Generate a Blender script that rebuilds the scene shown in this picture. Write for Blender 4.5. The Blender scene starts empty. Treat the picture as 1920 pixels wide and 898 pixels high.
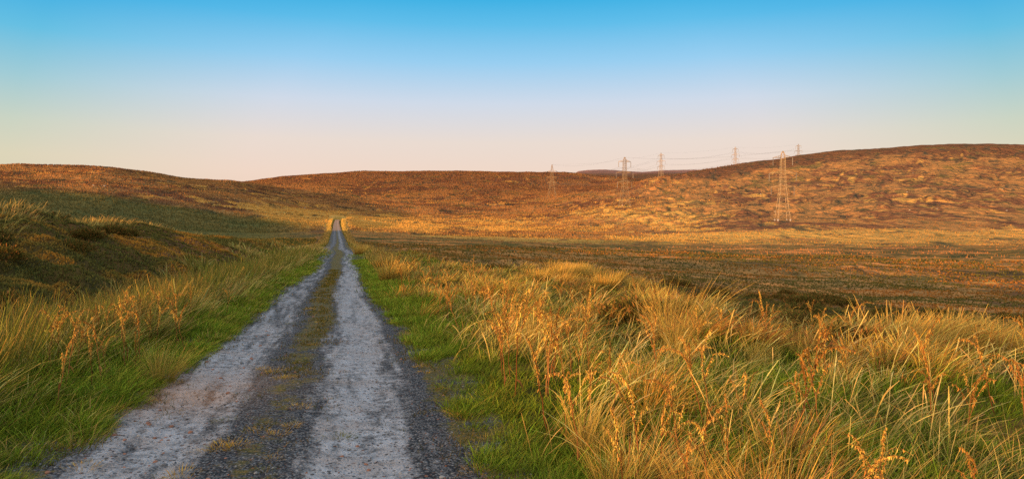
import bpy, math, random
import numpy as np

rng = np.random.default_rng(11)
random.seed(11)
SC = bpy.context.scene
COL = SC.collection
FPX, CXP, HYP, EYE = 1280.0, 960.0, 430.0, 1.75      # focal length, centre and horizon of the view (for sizes only)

# ------------------------------------------------------------------ noise
_perm = np.random.default_rng(5).permutation(512).astype(np.int64)
def _h(ix, iy, seed):
    return _perm[(_perm[(ix + seed * 37) & 511] + iy * 7 + seed * 13) & 511]
_ga = np.linspace(0, 2 * np.pi, 512, endpoint=False)
def noise2(x, y, seed=0):
    x = np.asarray(x, float); y = np.asarray(y, float)
    ix = np.floor(x).astype(np.int64); iy = np.floor(y).astype(np.int64)
    fx = x - ix; fy = y - iy
    u = fx * fx * fx * (fx * (fx * 6 - 15) + 10); v = fy * fy * fy * (fy * (fy * 6 - 15) + 10)
    def g(a, b, dx, dy):
        an = _ga[_h(a, b, seed)]
        return np.cos(an) * dx + np.sin(an) * dy
    n00 = g(ix, iy, fx, fy); n10 = g(ix + 1, iy, fx - 1, fy)
    n01 = g(ix, iy + 1, fx, fy - 1); n11 = g(ix + 1, iy + 1, fx - 1, fy - 1)
    a = n00 + u * (n10 - n00); b = n01 + u * (n11 - n01)
    return 1.5 * (a + v * (b - a))
def fbm(x, y, octv=4, seed=0, gain=0.5):
    t = 0; amp = 1; f = 1.0; tot = 0
    for i in range(octv):
        ca, sa = math.cos(.6 + 1.1 * i), math.sin(.6 + 1.1 * i)
        t = t + amp * noise2((x * ca - y * sa) * f + 17.3 * i, (x * sa + y * ca) * f - 9.1 * i, seed + i); tot += amp
        amp *= gain; f *= 2.03
    return t / tot * 1.4
def sstep(a, b, x):
    t = np.clip((x - a) / (b - a), 0, 1)
    return t * t * (3 - 2 * t)
def lerp(a, b, t): return a + (b - a) * t

# ------------------------------------------------------------------ terrain
def pchip(xk, yk, x):
    """monotone cubic through knots; yk may be (K,) or (K,M)"""
    xk = np.asarray(xk, float); yk = np.asarray(yk, float)
    h = np.diff(xk); d = (np.diff(yk, axis=0).T / h).T
    m = np.zeros_like(yk)
    s = d[:-1] * d[1:] > 0
    w1 = (2 * h[1:] + h[:-1]); w2 = (h[1:] + 2 * h[:-1])
    if yk.ndim > 1: w1 = w1[:, None]; w2 = w2[:, None]
    with np.errstate(all='ignore'):
        hm = (w1 + w2) / (w1 / d[:-1] + w2 / d[1:])
    m[1:-1] = np.where(s, hm, 0); m[0] = d[0]; m[-1] = d[-1]
    i = np.clip(np.searchsorted(xk, x) - 1, 0, len(h) - 1)
    t = (x - xk[i]) / h[i]; t = np.clip(t, 0, 1); hh = h[i]
    if yk.ndim > 1: t = t[:, None]; hh = hh[:, None]
    return ((1 + 2 * t) * (1 - t) ** 2) * yk[i] + t * (1 - t) ** 2 * hh * m[i] + t * t * (3 - 2 * t) * yk[i + 1] + t * t * (t - 1) * hh * m[i + 1]

# bearing column -> (distance, slope angle in px of the 24 mm view)
PROFILE = {
 -500: [(70, 438), (140, 428), (250, 400), (370, 362), (500, 342), (690, 318), (900, 330), (3000, 345), (7000, 400)],
 0:    [(70, 450), (140, 440), (260, 405), (380, 350), (500, 331), (700, 310), (900, 325), (3000, 345), (7000, 400)],
 180:  [(70, 457), (140, 447), (260, 423), (380, 362), (500, 338), (720, 312.5), (1000, 330), (3000, 345), (7000, 400)],
 260:  [(70, 460), (140, 450), (265, 428), (380, 376), (500, 347), (750, 322), (1100, 338), (3000, 350), (7000, 400)],
 350:  [(70, 463), (140, 453), (280, 433), (380, 391), (500, 359), (800, 336.5), (1200, 344), (3000, 352), (7000, 400)],
 430:  [(70, 465), (140, 455), (290, 436), (380, 406), (500, 371), (650, 353), (880, 340.5), (1300, 345), (2300, 346), (7000, 400)],
 500:  [(70, 467), (140, 456), (300, 436), (400, 411), (500, 389), (650, 368), (900, 350), (1150, 342), (1400, 336), (2000, 345), (7000, 400)],
 560:  [(70, 469), (140, 458), (300, 435), (420, 414), (520, 398), (650, 382), (880, 356), (1120, 340), (1380, 329.5), (2000, 345), (7000, 400)],
 630:  [(70, 470.5), (141, 460), (306, 433), (420, 418), (520, 406), (650, 390), (880, 361), (1120, 341), (1380, 326), (2000, 345), (7000, 400)],
 690:  [(70, 471), (141, 461), (306, 436), (420, 424), (520, 411), (650, 398), (880, 366), (1120, 343), (1380, 322.5), (2000, 345), (7000, 400)],
 800:  [(70, 472), (141, 463), (306, 441), (420, 428), (520, 416), (660, 404), (900, 372), (1130, 347), (1400, 322.5), (2000, 345), (7000, 400)],
 960:  [(70, 478), (141, 467), (306, 447), (430, 433), (520, 421), (680, 406), (910, 375), (1150, 350), (1420, 323.5), (2000, 345), (7000, 400)],
 1035: [(70, 482), (141, 470), (306, 449), (430, 436), (720, 398), (944, 369), (1170, 355), (1450, 324), (2000, 340), (7000, 400)],
 1085: [(70, 485), (141, 472), (306, 450), (430, 436), (700, 390), (900, 364), (1170, 351), (1450, 327), (2200, 329), (4200, 321.5), (7000, 400)],
 1125: [(70, 487), (141, 473), (306, 451), (430, 436), (670, 388), (900, 360), (1170, 349), (1500, 331), (2200, 330), (4200, 318.5), (7000, 400)],
 1171: [(70, 490), (141, 474), (306, 452), (430, 435), (640, 387), (900, 353), (1170, 345), (1500, 333), (2200, 331), (4200, 321), (7000, 400)],
 1205: [(70, 492), (141, 476), (306, 453), (430, 433), (640, 385), (900, 340), (1200, 341), (2200, 329), (4200, 323), (7000, 400)],
 1245: [(70, 495), (141, 477), (306, 454), (430, 431), (640, 382), (900, 333), (1200, 336), (2200, 329), (4200, 320), (7000, 400)],
 1300: [(70, 498), (141, 478), (306, 454), (430, 428), (640, 379), (950, 324), (1250, 330), (2200, 330), (4200, 319), (7000, 400)],
 1345: [(70, 501), (141, 480), (306, 455), (430, 425), (640, 377), (970, 315.5), (1310, 324), (2200, 335), (4200, 326), (7000, 400)],
 1400: [(70, 505), (141, 481), (306, 455), (430, 420), (640, 374), (1000, 306), (1330, 318), (2200, 340), (7000, 400)],
 1467: [(70, 510), (141, 483), (306, 455), (410, 423), (450, 414), (640, 370), (1000, 297), (1480, 313), (2200, 340), (7000, 400)],
 1600: [(70, 522), (141, 485), (306, 456), (410, 420), (640, 358), (1000, 281.5), (1480, 305), (2200, 340), (7000, 400)],
 1700: [(70, 533), (141, 487), (306, 456), (410, 418), (640, 352), (1000, 275.5), (1480, 300), (2200, 340), (7000, 400)],
 1810: [(70, 540), (141, 489), (306, 457), (410, 418), (640, 350), (1000, 271), (1480, 295), (2200, 340), (7000, 400)],
 1920: [(70, 545), (141, 491), (306, 458), (410, 420), (640, 352), (1000, 272.5), (1480, 295), (2200, 340), (7000, 400)],
 2500: [(70, 548), (141, 495), (306, 460), (410, 425), (640, 370), (1000, 290), (1480, 310), (2200, 350), (7000, 400)],
}
LY = np.linspace(math.log(35), math.log(7000), 420)
_U = sorted(PROFILE)
_tab = np.stack([pchip([math.log(a) for a, b in PROFILE[u]], [b for a, b in PROFILE[u]], np.maximum(LY, math.log(70))) for u in _U])
UG = np.arange(-500, 2501, 8.0)
ETAB = pchip(_U, _tab, UG)                # (U, LY)

TRK_Y = np.array([-60, 0, 4.8, 14.6, 28, 41, 68, 100, 141, 220, 306, 380, 480, 680, 900])
TRK_X = np.array([14.0, -0.64, -1.76, -4.1, -7.4, -10.6, -17.5, -25.8, -36, -56.3, -78.5, -97.7, -122.5, -174, -230])
TRK_Z = np.array([0, 0, 0, -.19, -.36, -.5, -.5, -.95, -1.5, -.6, 1.05, 4.6, 9.6, 23, 50])
_ty = np.linspace(-60, 900, 4000)
_tx = pchip(TRK_Y, TRK_X, _ty); _tz = pchip(TRK_Y, TRK_Z, _ty)
def trk_x(y): return np.interp(y, _ty, _tx) + 0.10 * np.sin(y * .21) * sstep(3, 20, y) + .35 * np.exp(-((y - 62) / 14) ** 2)
def trk_z(y): return np.interp(y, _ty, _tz)
COSB = 0.969
def lateral(x, y): return (x - trk_x(y)) * COSB

# the sun: low, behind and to the left
SAZ, SEL = math.radians(40), math.radians(3.6)
TAN = math.tan(SEL)
SX, SY = math.sin(SAZ), math.cos(SAZ)
def sp(x, y): return SX * x + SY * y, SY * x - SX * y
HC_P = [-1600, -1250, -900, -791, -560, -493, -430, -418, -377, -364, -256, -200, -148, -118, -80, -56, -33, -13, -10, -8.5, -5, -3, 20, 60, 140, 400]
HC_Z = [80, 72, 58, 53, 42.5, 38.2, 31.5, 29.0, 24.0, 21.7, 12.8, 13.5, 14.0, 9.0, 4.6, 2.9, 1.35, .5, .35, .18, .18, .45, .40, .55, 1.0, 2.0]
def hs_at(s, p): return np.interp(p, HC_P, HC_Z) - TAN * s
def ridge_s(p): return np.interp(p, [-1600, -700, -493, -364, -256, -118, -56, -25, 400], [-220, -200, -180, -150, -120, -80, -55, -40, -40])

def far_z(x, y):
    r = np.hypot(x, y) + 1e-6
    a = np.arctan2(x, y); ac = np.clip(a, math.radians(-48.5), math.radians(50))
    u = CXP + FPX * np.tan(ac); Y = np.maximum(r * np.cos(ac), 36)
    fu = np.clip((u - UG[0]) / 8.0, 0, len(UG) - 1.001); fl = np.clip((np.log(Y) - LY[0]) / (LY[1] - LY[0]), 0, len(LY) - 1.001)
    iu = fu.astype(int); il = fl.astype(int); du = fu - iu; dl = fl - il
    e = (ETAB[iu, il] * (1 - du) + ETAB[iu + 1, il] * du) * (1 - dl) + (ETAB[iu, il + 1] * (1 - du) + ETAB[iu + 1, il + 1] * du) * dl
    return EYE + (HYP - e) / FPX * Y

def bank(x, y, t):
    """heather bank left of the track: crest runs beside the track and dies out ahead"""
    tl = -t
    w = np.interp(y, [-30, -5, 5, 10, 16, 25, 33, 60, 80, 115], [.2, .3, .8, 1.35, 1.85, 2.6, 2.6, 2.0, 1.2, 0])
    rise = sstep(4.2, 14, tl) * .82 + .18 * sstep(4.5, 6.5, tl)
    return w * rise
def near_z(x, y):
    yc = np.clip(y, -60, 900)
    t = lateral(x, yc)
    z = trk_z(yc)
    tl = -t
    # left verge, ditch, heather bank
    z = z + np.where(t < -1.6, .10 * sstep(1.6, 2.3, tl) - .35 * sstep(2.6, 4.4, tl) * (1 - .7 * sstep(45, 70, y)), 0)
    z = z + bank(x, y, t) + .35 * sstep(4.4, 9, tl) * (1 - sstep(40, 80, y)) * (t < 0)
    # right verge then slow fall
    z = z + np.where(t > 1.6, .10 * sstep(1.7, 2.6, t), 0)
    z = z - .098 * np.maximum(t - 6.0, 0) * (1 - .25 * sstep(20, 60, t)) * sstep(-1, 1, t)
    z = z + .18 * np.exp(-(((x - 3) / 4.5) ** 2 + ((y - 33) / 6) ** 2))
    return z

def ground_z(x, y, detail=True):
    x = np.asarray(x, float); y = np.asarray(y, float)
    r = np.hypot(x, y)
    fz = far_z(x, y); nz = near_z(x, y)
    w = sstep(45, 95, np.maximum(y, r * .6))
    z = lerp(nz, fz, w)
    yc = np.clip(y, -60, 900); t = lateral(x, yc)
    onT = (1 - sstep(1.7, 6 + r * .02, np.abs(t))) * (1 - sstep(500, 560, y))
    z = lerp(z, trk_z(yc), onT * sstep(60, 90, r))
    # out of frame: keep below the sun line, then the ridge that throws the long shadow
    a = np.degrees(np.arctan2(x, y))
    s, p = sp(x, y)
    hs = hs_at(s, p)
    out = 1 - sstep(-47, -41.5, a)
    out = np.maximum(out, sstep(150, 180, a))
    out = out * sstep(14, 30, r)
    lo = np.minimum(z, hs - 1.2 - .004 * r)
    rs = ridge_s(p)
    wd = np.where(s < rs, 90.0, 28.0 - .12 * np.minimum(rs + 40, 0))
    rg = np.exp(-((s - rs) / wd) ** 2)
    ridge = hs_at(rs, p) - (hs_at(rs, p) + 4) * (1 - rg)
    lo = np.maximum(lo, np.minimum(ridge, hs - .0))
    bk = sstep(100, 140, np.abs(a)) * (a > 0)
    z = lerp(z, -1.0 - .01 * r, bk * sstep(20, 60, r))
    z = lerp(z, lo, out)
    if detail:
        inn = 1 - out
        far = sstep(90, 260, r) * inn * (1 - .8 * onT)
        am = np.clip(r * .0035, 0, 2.2)
        z = z + far * (am * fbm(x / 95, y / 95, 3, 3) + np.minimum(.0016 * r, .9) * fbm(x / 21, y / 21, 3, 9))
        rh = sstep(380, 520, y) * sstep(40, 120, x) * (1 - sstep(820, 1000, y)) * inn
        q1 = fbm((x + 8 * noise2(x / 40, y / 40, 201)) / 34, y / 26, 3, 203); q2 = fbm(x / 12, y / 9, 2, 207)
        q3 = np.abs(fbm(x / 70 + 3, y / 55, 3, 209)); z = z + rh * (3.0 * np.abs(q1) + 1.8 * q1 + .5 * q2 - 3.0 * np.exp(-(q3 / .06) ** 2))
        gl = np.abs(fbm(x / 60 + .012 * y, y / 150, 3, 211)); up = sstep(780, 900, y) * (1 - sstep(1000, 1080, y)) * sstep(150, 300, x) * inn
        z = z - up * 2.0 * np.exp(-(gl / .035) ** 2)
        # heather lumps near and mid
        hm = heather_mask(x, y, t) * inn
        z = z + hm * ((np.where(t < 0, .46, .30) * fbm(x / 2.6, y / 2.2, 3, 21) + .10 * fbm(x / .7, y / .7, 2, 23)) * (1 - .85 * sstep(25, 60, r)) + .6 * fbm(x / 13, y / 8, 3, 29) * sstep(20, 50, r)) * (1 - sstep(150, 400, r))
        z = z + (1 - hm) * (.24 * fbm(x / 1.9, y / 1.9, 2, 105) + .06 * fbm(x / .9, y / .9, 2, 27)) * sstep(2.4, 4.5, t) * (r < 70)
        tr = np.abs(t)
        z = z + .035 * fbm(x / 1.3, y / 1.3, 3, 31) * sstep(1.5, 2.6, tr) * (r < 80)
        # track: shallow wheel ruts, fine unevenness, one pothole in the left rut
        k = (1 - sstep(1.6, 2.0, tr)) * (r < 200)
        z = z + k * (-.035 * np.exp(-((tr - .85) / .38) ** 2) + .012 * fbm(x / .35, y / .35, 3, 41) + .010 * fbm(x / .1, y / .1, 2, 43) * (r < 16))
        d2 = ((x + 3.55) / .62) ** 2 + ((y - 7.1) / .42) ** 2
        z = z - .07 * np.exp(-d2 ** 2) * k + .02 * np.exp(-(d2 - 1.3) ** 2 * 4) * k
    return z

def moor_edge(x):     # where the tall grass on the right gives way to heather moor (distance y)
    return np.interp(x, [-14, -9, -3.3, 1, 5.3, 7.6, 10.3, 14, 25, 60], [85, 60, 40, 33, 22, 18, 14.5, 12, 10, 8])
def heather_mask(x, y, t):
    n = fbm(x / 5, y / 5, 3, 51)
    left = sstep(4.5, 5.6, -t + .9 * n) * sstep(6, 9.5, y + 2 * n - .12 * t)
    edge = moor_edge(x)
    right = sstep(-1.5, 2.5, y - edge + 3 * n) * (t > 3)
    strip = sstep(.30, .5, fbm(x / 22, y / 9, 3, 57)) * sstep(60, 90, y)
    patch = sstep(.22, .38, fbm(x / 2.6 + 4, y / 2.6, 3, 55)) * (t > 7.5) * (y > 9)
    m = np.where(t < 0, left, np.maximum(right, patch))
    return m * (1 - .8 * strip) * sstep(2.6, 5, np.abs(t))

def C(*c): return np.array(c, float)
HEATHER, MAROON, GOLD = C(.42, .21, .074), C(.21, .098, .052), C(.80, .45, .105)
OLIVE, DARKG, RUST = C(.20, .155, .052), C(.080, .078, .052), C(.60, .255, .080)
HAZE_PURPLE = C(.36, .19, .15)
def mixc(a, b, m): return a + (b - a) * m[..., None]
def ground_col(x, y):
    r = np.hypot(x, y); yc = np.clip(y, -60, 900); t = lateral(x, yc)
    u = CXP + FPX * x / np.maximum(y, 1)
    wx = fbm(x / 60, y / 60, 3, 71); wy = fbm(x / 60 + 9, y / 60, 3, 73)
    X = x + 26 * wx; Y = y + 26 * wy
    n1 = fbm(X / 75, Y / 75, 4, 61, .6); n2 = fbm(X / 17, Y / 17, 4, 63, .62); n3 = fbm(x / 5, y / 5, 3, 65, .6); n4 = fbm(X / 190, Y / 190, 3, 67)
    c = mixc(np.broadcast_to(HEATHER, x.shape + (3,)), MAROON, sstep(-.10, .16, n1 + n2 * .35 + n3 * .2))
    c = mixc(c, RUST, sstep(.05, .5, n2 + .3 * n4) * .5)
    top = sstep(.5, 1, sstep(760, 900, y + 60 * n4) * sstep(120, 260, x)); c = mixc(c, MAROON * .85, .85 * top)
    c = mixc(c, MAROON, .6 * sstep(850, 1150, y) * (1 - sstep(2300, 2900, y)) * (1 - sstep(80, 250, x)))
    # golden grass patches and sunlight painted as gold
    th = .36 + .06 * sstep(100, 220, x) * sstep(480, 600, y)
    bandY = np.exp(-((y - 520) / 170) ** 2) * sstep(500, 640, u) * (1 - sstep(1250, 1400, u))
    band2 = np.exp(-((y - 300) / 30) ** 2) * sstep(640, 900, u)
    lit_band = np.exp(-((y - 355) / 28) ** 2) * sstep(1000, 1300, u)  # sunlit strip across the right moor, painted as gold
    leftg = np.exp(-((y - 600) / 180) ** 2) * sstep(150, 300, u) * (1 - sstep(560, 640, u)) * .5
    righth = sstep(380, 520, y) * sstep(1150, 1300, u) * (1 - sstep(850, 1000, y)) * .35
    G = n2 * .75 + n1 * .6 + n3 * .2 + .8 * np.exp(-((y - 430) / 110) ** 2) * sstep(430, 520, u) * (1 - sstep(760, 860, u)) - .30 * sstep(780, 900, y) * (x > 100) + .55 * bandY + .55 * band2 + 1.1 * lit_band + .5 * leftg + .55 * righth  # gold round the far track end paints its sunlit glow
    g = sstep(th, th + .34, G) * sstep(60, 110, r)
    hil = sstep(1000, 1600, r)
    c = mixc(c, GOLD, g * (.8 - .35 * hil) * (1 - .25 * sstep(100, 220, x)))
    ol = sstep(.28, .6, fbm(X / 30 + 5, Y / 30, 4, 81, .6) - .2 * g)
    c = mixc(c, OLIVE, ol * .75)
    dk = np.maximum(sstep(.30, .48, fbm(X / 24 + 15, Y / 15, 4, 83, .6)), .8 * np.exp(-(np.abs(fbm(x / 70 + 3, y / 55, 3, 209)) / .05) ** 2) * sstep(380, 520, y) * sstep(40, 120, x))  # also paints shading along the carved gully lines
    c = mixc(c, DARKG, dk * .85 * sstep(120, 200, r))
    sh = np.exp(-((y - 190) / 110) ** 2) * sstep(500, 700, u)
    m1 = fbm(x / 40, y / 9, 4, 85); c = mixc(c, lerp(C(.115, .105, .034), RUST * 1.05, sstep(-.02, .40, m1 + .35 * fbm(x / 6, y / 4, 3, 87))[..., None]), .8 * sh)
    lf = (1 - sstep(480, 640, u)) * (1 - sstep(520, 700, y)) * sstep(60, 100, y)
    left_shade = (1 - sstep(480, 640, u)) * (1 - sstep(350, 410, y + 40 * n4)) * sstep(60, 100, y)
    c = mixc(c, C(.125, .125, .040), .85 * left_shade)  # dark green paints the shadow over the lower left hill
    c = mixc(c, HAZE_PURPLE, sstep(2300, 3600, r) * .85)  # distance haze painted onto the farthest hills
    # near: soil and litter under the plants
    hm = heather_mask(x, y, t)
    soil = mixc(np.broadcast_to(C(.055, .052, .014), x.shape + (3,)), C(.16, .105, .03), sstep(-.2, .5, n3))
    soil = mixc(soil, C(.085, .062, .022), hm)
    c = mixc(c, soil, (1 - sstep(40, 120, r)) * (1 - hm * sstep(22, 50, r)))
    vg = (1 - sstep(2.0, 4.5, np.abs(t))) * (r > 20) * (y > 0)
    c = mixc(c, mixc(np.broadcast_to(C(.11, .12, .02), x.shape + (3,)), C(.42, .24, .06), sstep(-.3, .3, n3) * sstep(60, 200, y)), vg * (1 - sstep(420, 540, y)))
    return c

# ------------------------------------------------------------------ object helpers
def tag(o, label=None, cat=None, group=None, kind=None):
    if label: o['label'] = label
    if cat: o['category'] = cat
    if group: o['group'] = group
    if kind: o['kind'] = kind
    return o
def link(o, parent=None):
    COL.objects.link(o)
    if parent: o.parent = parent
    return o
def mesh_np(name, v, f, mat=None, cols=None, smooth=False):
    """v (n,3), f (m,4) quads or (m,3) tris"""
    v = np.ascontiguousarray(v, np.float32); f = np.ascontiguousarray(f, np.int32); k = f.shape[1]
    me = bpy.data.meshes.new(name)
    me.vertices.add(len(v)); me.loops.add(f.size); me.polygons.add(len(f))
    me.vertices.foreach_set('co', v.ravel())
    me.loops.foreach_set('vertex_index', f.ravel())
    me.polygons.foreach_set('loop_start', np.arange(0, f.size, k, dtype=np.int32))
    if smooth: me.polygons.foreach_set('use_smooth', np.ones(len(f), bool))
    me.update(calc_edges=True)
    if cols is not None:
        at = me.attributes.new('Col', 'FLOAT_COLOR', 'POINT')
        c4 = np.ones((len(v), 4), np.float32); c4[:, :3] = cols
        at.data.foreach_set('color', c4.ravel())
    if mat: me.materials.append(mat)
    return me
def obj(name, me, parent=None):
    return link(bpy.data.objects.new(name, me), parent)
def empty(name, loc=(0, 0, 0), rz=0, sc=1):
    o = bpy.data.objects.new(name, None); o.empty_display_size = .1
    o.location = loc; o.rotation_euler = (0, 0, rz); o.scale = (sc, sc, sc)
    return link(o)
def dup(root):
    r = root.copy(); COL.objects.link(r)
    for ch in list(root.children):
        c = ch.copy(); COL.objects.link(c); c.parent = r
        for g in ch.children:
            d = g.copy(); COL.objects.link(d); d.parent = c
    return r

# ------------------------------------------------------------------ materials
def new_mat(name):
    m = bpy.data.materials.new(name); m.use_nodes = True
    nt = m.node_tree; nt.nodes.clear()
    out = nt.nodes.new('ShaderNodeOutputMaterial')
    return m, nt, out
def N(nt, t, **kw):
    n = nt.nodes.new(t)
    for k, v in kw.items():
        if k.startswith('i_'):
            n.inputs[int(k[2:]) if k[2:].isdigit() else k[2:]].default_value = v
        else: setattr(n, k, v)
    return n
def ramp(nt, fac, stops, interp='LINEAR'):
    r = nt.nodes.new('ShaderNodeValToRGB'); r.color_ramp.interpolation = interp
    e = r.color_ramp.elements
    while len(e) < len(stops): e.new(.5)
    for i, (p, c) in enumerate(stops):
        e[i].position = p; e[i].color = (*c, 1) if len(c) == 3 else c
    nt.links.new(fac, r.inputs[0]); return r.outputs[0]
def mixrgb(nt, fac, a, b, mode='MIX'):
    m = nt.nodes.new('ShaderNodeMix'); m.data_type = 'RGBA'; m.blend_type = mode
    for s, v in ((0, fac), (6, a), (7, b)):
        if hasattr(v, 'links'): nt.links.new(v, m.inputs[s])
        else: m.inputs[s].default_value = v if s == 0 else ((*v, 1) if len(v) == 3 else v)
    return m.outputs[2]
def math_(nt, op, a, b=None, c=None):
    m = nt.nodes.new('ShaderNodeMath'); m.operation = op
    for s, v in enumerate((a, b, c)):
        if v is None: continue
        if hasattr(v, 'links'): nt.links.new(v, m.inputs[s])
        else: m.inputs[s].default_value = v
    return m.outputs[0]
def nz(nt, vec, scale, detail=4, rough=.55, dist=0):
    n = N(nt, 'ShaderNodeTexNoise'); n.inputs['Scale'].default_value = scale; n.inputs['Detail'].default_value = detail
    n.inputs['Roughness'].default_value = rough; n.inputs['Distortion'].default_value = dist
    if vec is not None: nt.links.new(vec, n.inputs['Vector'])
    return n.outputs[0]

def plant_mat(name, trans=.35, gain=1.0, vary=False):
    m, nt, out = new_mat(name)
    at = N(nt, 'ShaderNodeAttribute', attribute_name='Col')
    d = N(nt, 'ShaderNodeBsdfDiffuse'); tr = N(nt, 'ShaderNodeBsdfTranslucent'); mx = N(nt, 'ShaderNodeMixShader')
    mx.inputs[0].default_value = trans
    geo = N(nt, 'ShaderNodeNewGeometry')
    v = nz(nt, geo.outputs['Position'], 9, 2)
    k = math_(nt, 'MULTIPLY_ADD', v, .7 * gain, .65 * gain)
    c = mixrgb(nt, 1.0, at.outputs['Color'], k, 'MULTIPLY')
    if vary:
        oi = N(nt, 'ShaderNodeObjectInfo')
        c = mixrgb(nt, 1.0, c, ramp(nt, oi.outputs['Random'], [(0, (.45, .38, .34)), (.35, (.85, .72, .6)), (.7, (1.05, 1.0, .85)), (1, (1.2, 1.25, 1.0))]), 'MULTIPLY')
    nt.links.new(c, d.inputs[0]); nt.links.new(c, tr.inputs[0])
    nt.links.new(d.outputs[0], mx.inputs[1]); nt.links.new(tr.outputs[0], mx.inputs[2]); nt.links.new(mx.outputs[0], out.inputs[0])
    return m
M_GRASS = plant_mat('grass_blades', .16)
M_HEATH = plant_mat('heather_sprigs', .2)
M_DOCK = plant_mat('dry_dock', .12, vary=True)

def ground_mat():
    m, nt, out = new_mat('moorland')
    at = N(nt, 'ShaderNodeAttribute', attribute_name='Col')
    geo = N(nt, 'ShaderNodeNewGeometry'); P = geo.outputs['Position']
    a = nz(nt, P, .9, 6, .7); b = nz(nt, P, .12, 6, .65)
    k = math_(nt, 'ADD', math_(nt, 'MULTIPLY', a, .40), math_(nt, 'MULTIPLY', b, .75))
    k = math_(nt, 'ADD', k, .66)
    c = mixrgb(nt, 1.0, at.outputs['Color'], k, 'MULTIPLY')
    hgt = math_(nt, 'ADD', math_(nt, 'MULTIPLY', nz(nt, P, .7, 2, .5), .8), math_(nt, 'MULTIPLY', nz(nt, P, .13, 3, .5), 6.0))
    bp = N(nt, 'ShaderNodeBump'); bp.inputs['Strength'].default_value = 1.0; bp.inputs['Distance'].default_value = 1.5
    nt.links.new(hgt, bp.inputs['Height'])
    d = N(nt, 'ShaderNodeBsdfDiffuse'); nt.links.new(c, d.inputs[0]); nt.links.new(bp.outputs[0], d.inputs['Normal'])
    nt.links.new(d.outputs[0], out.inputs[0])
    return m

def track_mat():
    m, nt, out = new_mat('stony_track')
    geo = N(nt, 'ShaderNodeNewGeometry'); P = geo.outputs['Position']
    at = N(nt, 'ShaderNodeAttribute', attribute_name='Col')      # r: |t| pattern of dust, g: moss, b: painted warm sunlight
    sx = N(nt, 'ShaderNodeSeparateColor'); nt.links.new(at.outputs['Color'], sx.inputs[0])
    n1 = nz(nt, P, 2.2, 5, .65); n2 = nz(nt, P, 9, 5, .7); n3 = nz(nt, P, 45, 3, .7)
    # gravel: cells of dark grey stones, a few rust or pale ones
    vo = N(nt, 'ShaderNodeTexVoronoi'); vo.inputs['Scale'].default_value = 48; nt.links.new(P, vo.inputs['Vector'])
    sc = N(nt, 'ShaderNodeSeparateColor'); nt.links.new(vo.outputs['Color'], sc.inputs[0])
    grav = ramp(nt, sc.outputs[0], [(0, (.07, .07, .08)), (.35, (.19, .18, .18)), (.7, (.30, .285, .28)), (.86, (.40, .38, .37)), (.93, (.20, .085, .05)), (1, (.34, .32, .30))])
    grav = mixrgb(nt, ramp(nt, vo.outputs['Distance'], [(.25, (0, 0, 0)), (.7, (1, 1, 1))]), grav, (.03, .028, .03))
    dust = ramp(nt, n2, [(.3, (.42, .405, .405)), (.55, (.58, .56, .57)), (.75, (.70, .68, .70))])
    dust = mixrgb(nt, ramp(nt, n1, [(.45, (0, 0, 0)), (.7, (.6, .6, .6))]), dust, (.44, .33, .27))
    # stones poking through the dust
    vo2 = N(nt, 'ShaderNodeTexVoronoi'); vo2.inputs['Scale'].default_value = 21; nt.links.new(P, vo2.inputs['Vector'])
    sc2 = N(nt, 'ShaderNodeSeparateColor'); nt.links.new(vo2.outputs['Color'], sc2.inputs[0])
    spk = math_(nt, 'MULTIPLY', math_(nt, 'LESS_THAN', vo2.outputs['Distance'], .33), math_(nt, 'GREATER_THAN', sc2.outputs[1], .55))
    dust = mixrgb(nt, math_(nt, 'MULTIPLY', spk, .85), dust, ramp(nt, sc2.outputs[0], [(0, (.05, .05, .055)), (.6, (.14, .12, .11)), (.85, (.22, .09, .05)), (1, (.3, .28, .26))]))
    mk = math_(nt, 'ADD', sx.outputs[0], math_(nt, 'ADD', math_(nt, 'MULTIPLY', math_(nt, 'SUBTRACT', n1, .5), .7), math_(nt, 'MULTIPLY', math_(nt, 'SUBTRACT', n2, .5), 1.5)))
    mk = math_(nt, 'ADD', mk, math_(nt, 'MULTIPLY', math_(nt, 'SUBTRACT', n3, .5), .6))
    c = mixrgb(nt, ramp(nt, mk, [(.22, (0, 0, 0)), (.80, (.97, .97, .97))]), grav, dust)
    moss = ramp(nt, nz(nt, P, 26, 4, .7), [(.3, (.06, .055, .014)), (.5, (.17, .135, .026)), (.7, (.40, .22, .05))])
    mm = math_(nt, 'ADD', sx.outputs[1], math_(nt, 'ADD', math_(nt, 'MULTIPLY', math_(nt, 'SUBTRACT', nz(nt, P, 1.6, 5, .7), .5), 1.8), math_(nt, 'MULTIPLY', math_(nt, 'SUBTRACT', n2, .5), 1.0)))
    c = mixrgb(nt, ramp(nt, mm, [(.5, (0, 0, 0)), (.72, (.9, .9, .9))]), c, moss)
    c = mixrgb(nt, sx.outputs[2], c, mixrgb(nt, .6, c, (.72, .36, .17)))
    hg = math_(nt, 'ADD', math_(nt, 'MULTIPLY', n3, .6), math_(nt, 'ADD', math_(nt, 'MULTIPLY', vo.outputs['Distance'], -.6), math_(nt, 'MULTIPLY', n2, 1.2)))
    bp = N(nt, 'ShaderNodeBump'); bp.inputs['Strength'].default_value = .9; bp.inputs['Distance'].default_value = .03
    nt.links.new(hg, bp.inputs['Height'])
    d = N(nt, 'ShaderNodeBsdfPrincipled'); d.inputs['Roughness'].default_value = .85; d.inputs['Specular IOR Level'].default_value = .25
    nt.links.new(c, d.inputs['Base Color']); nt.links.new(bp.outputs[0], d.inputs['Normal'])
    nt.links.new(d.outputs[0], out.inputs[0])
    return m

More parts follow.
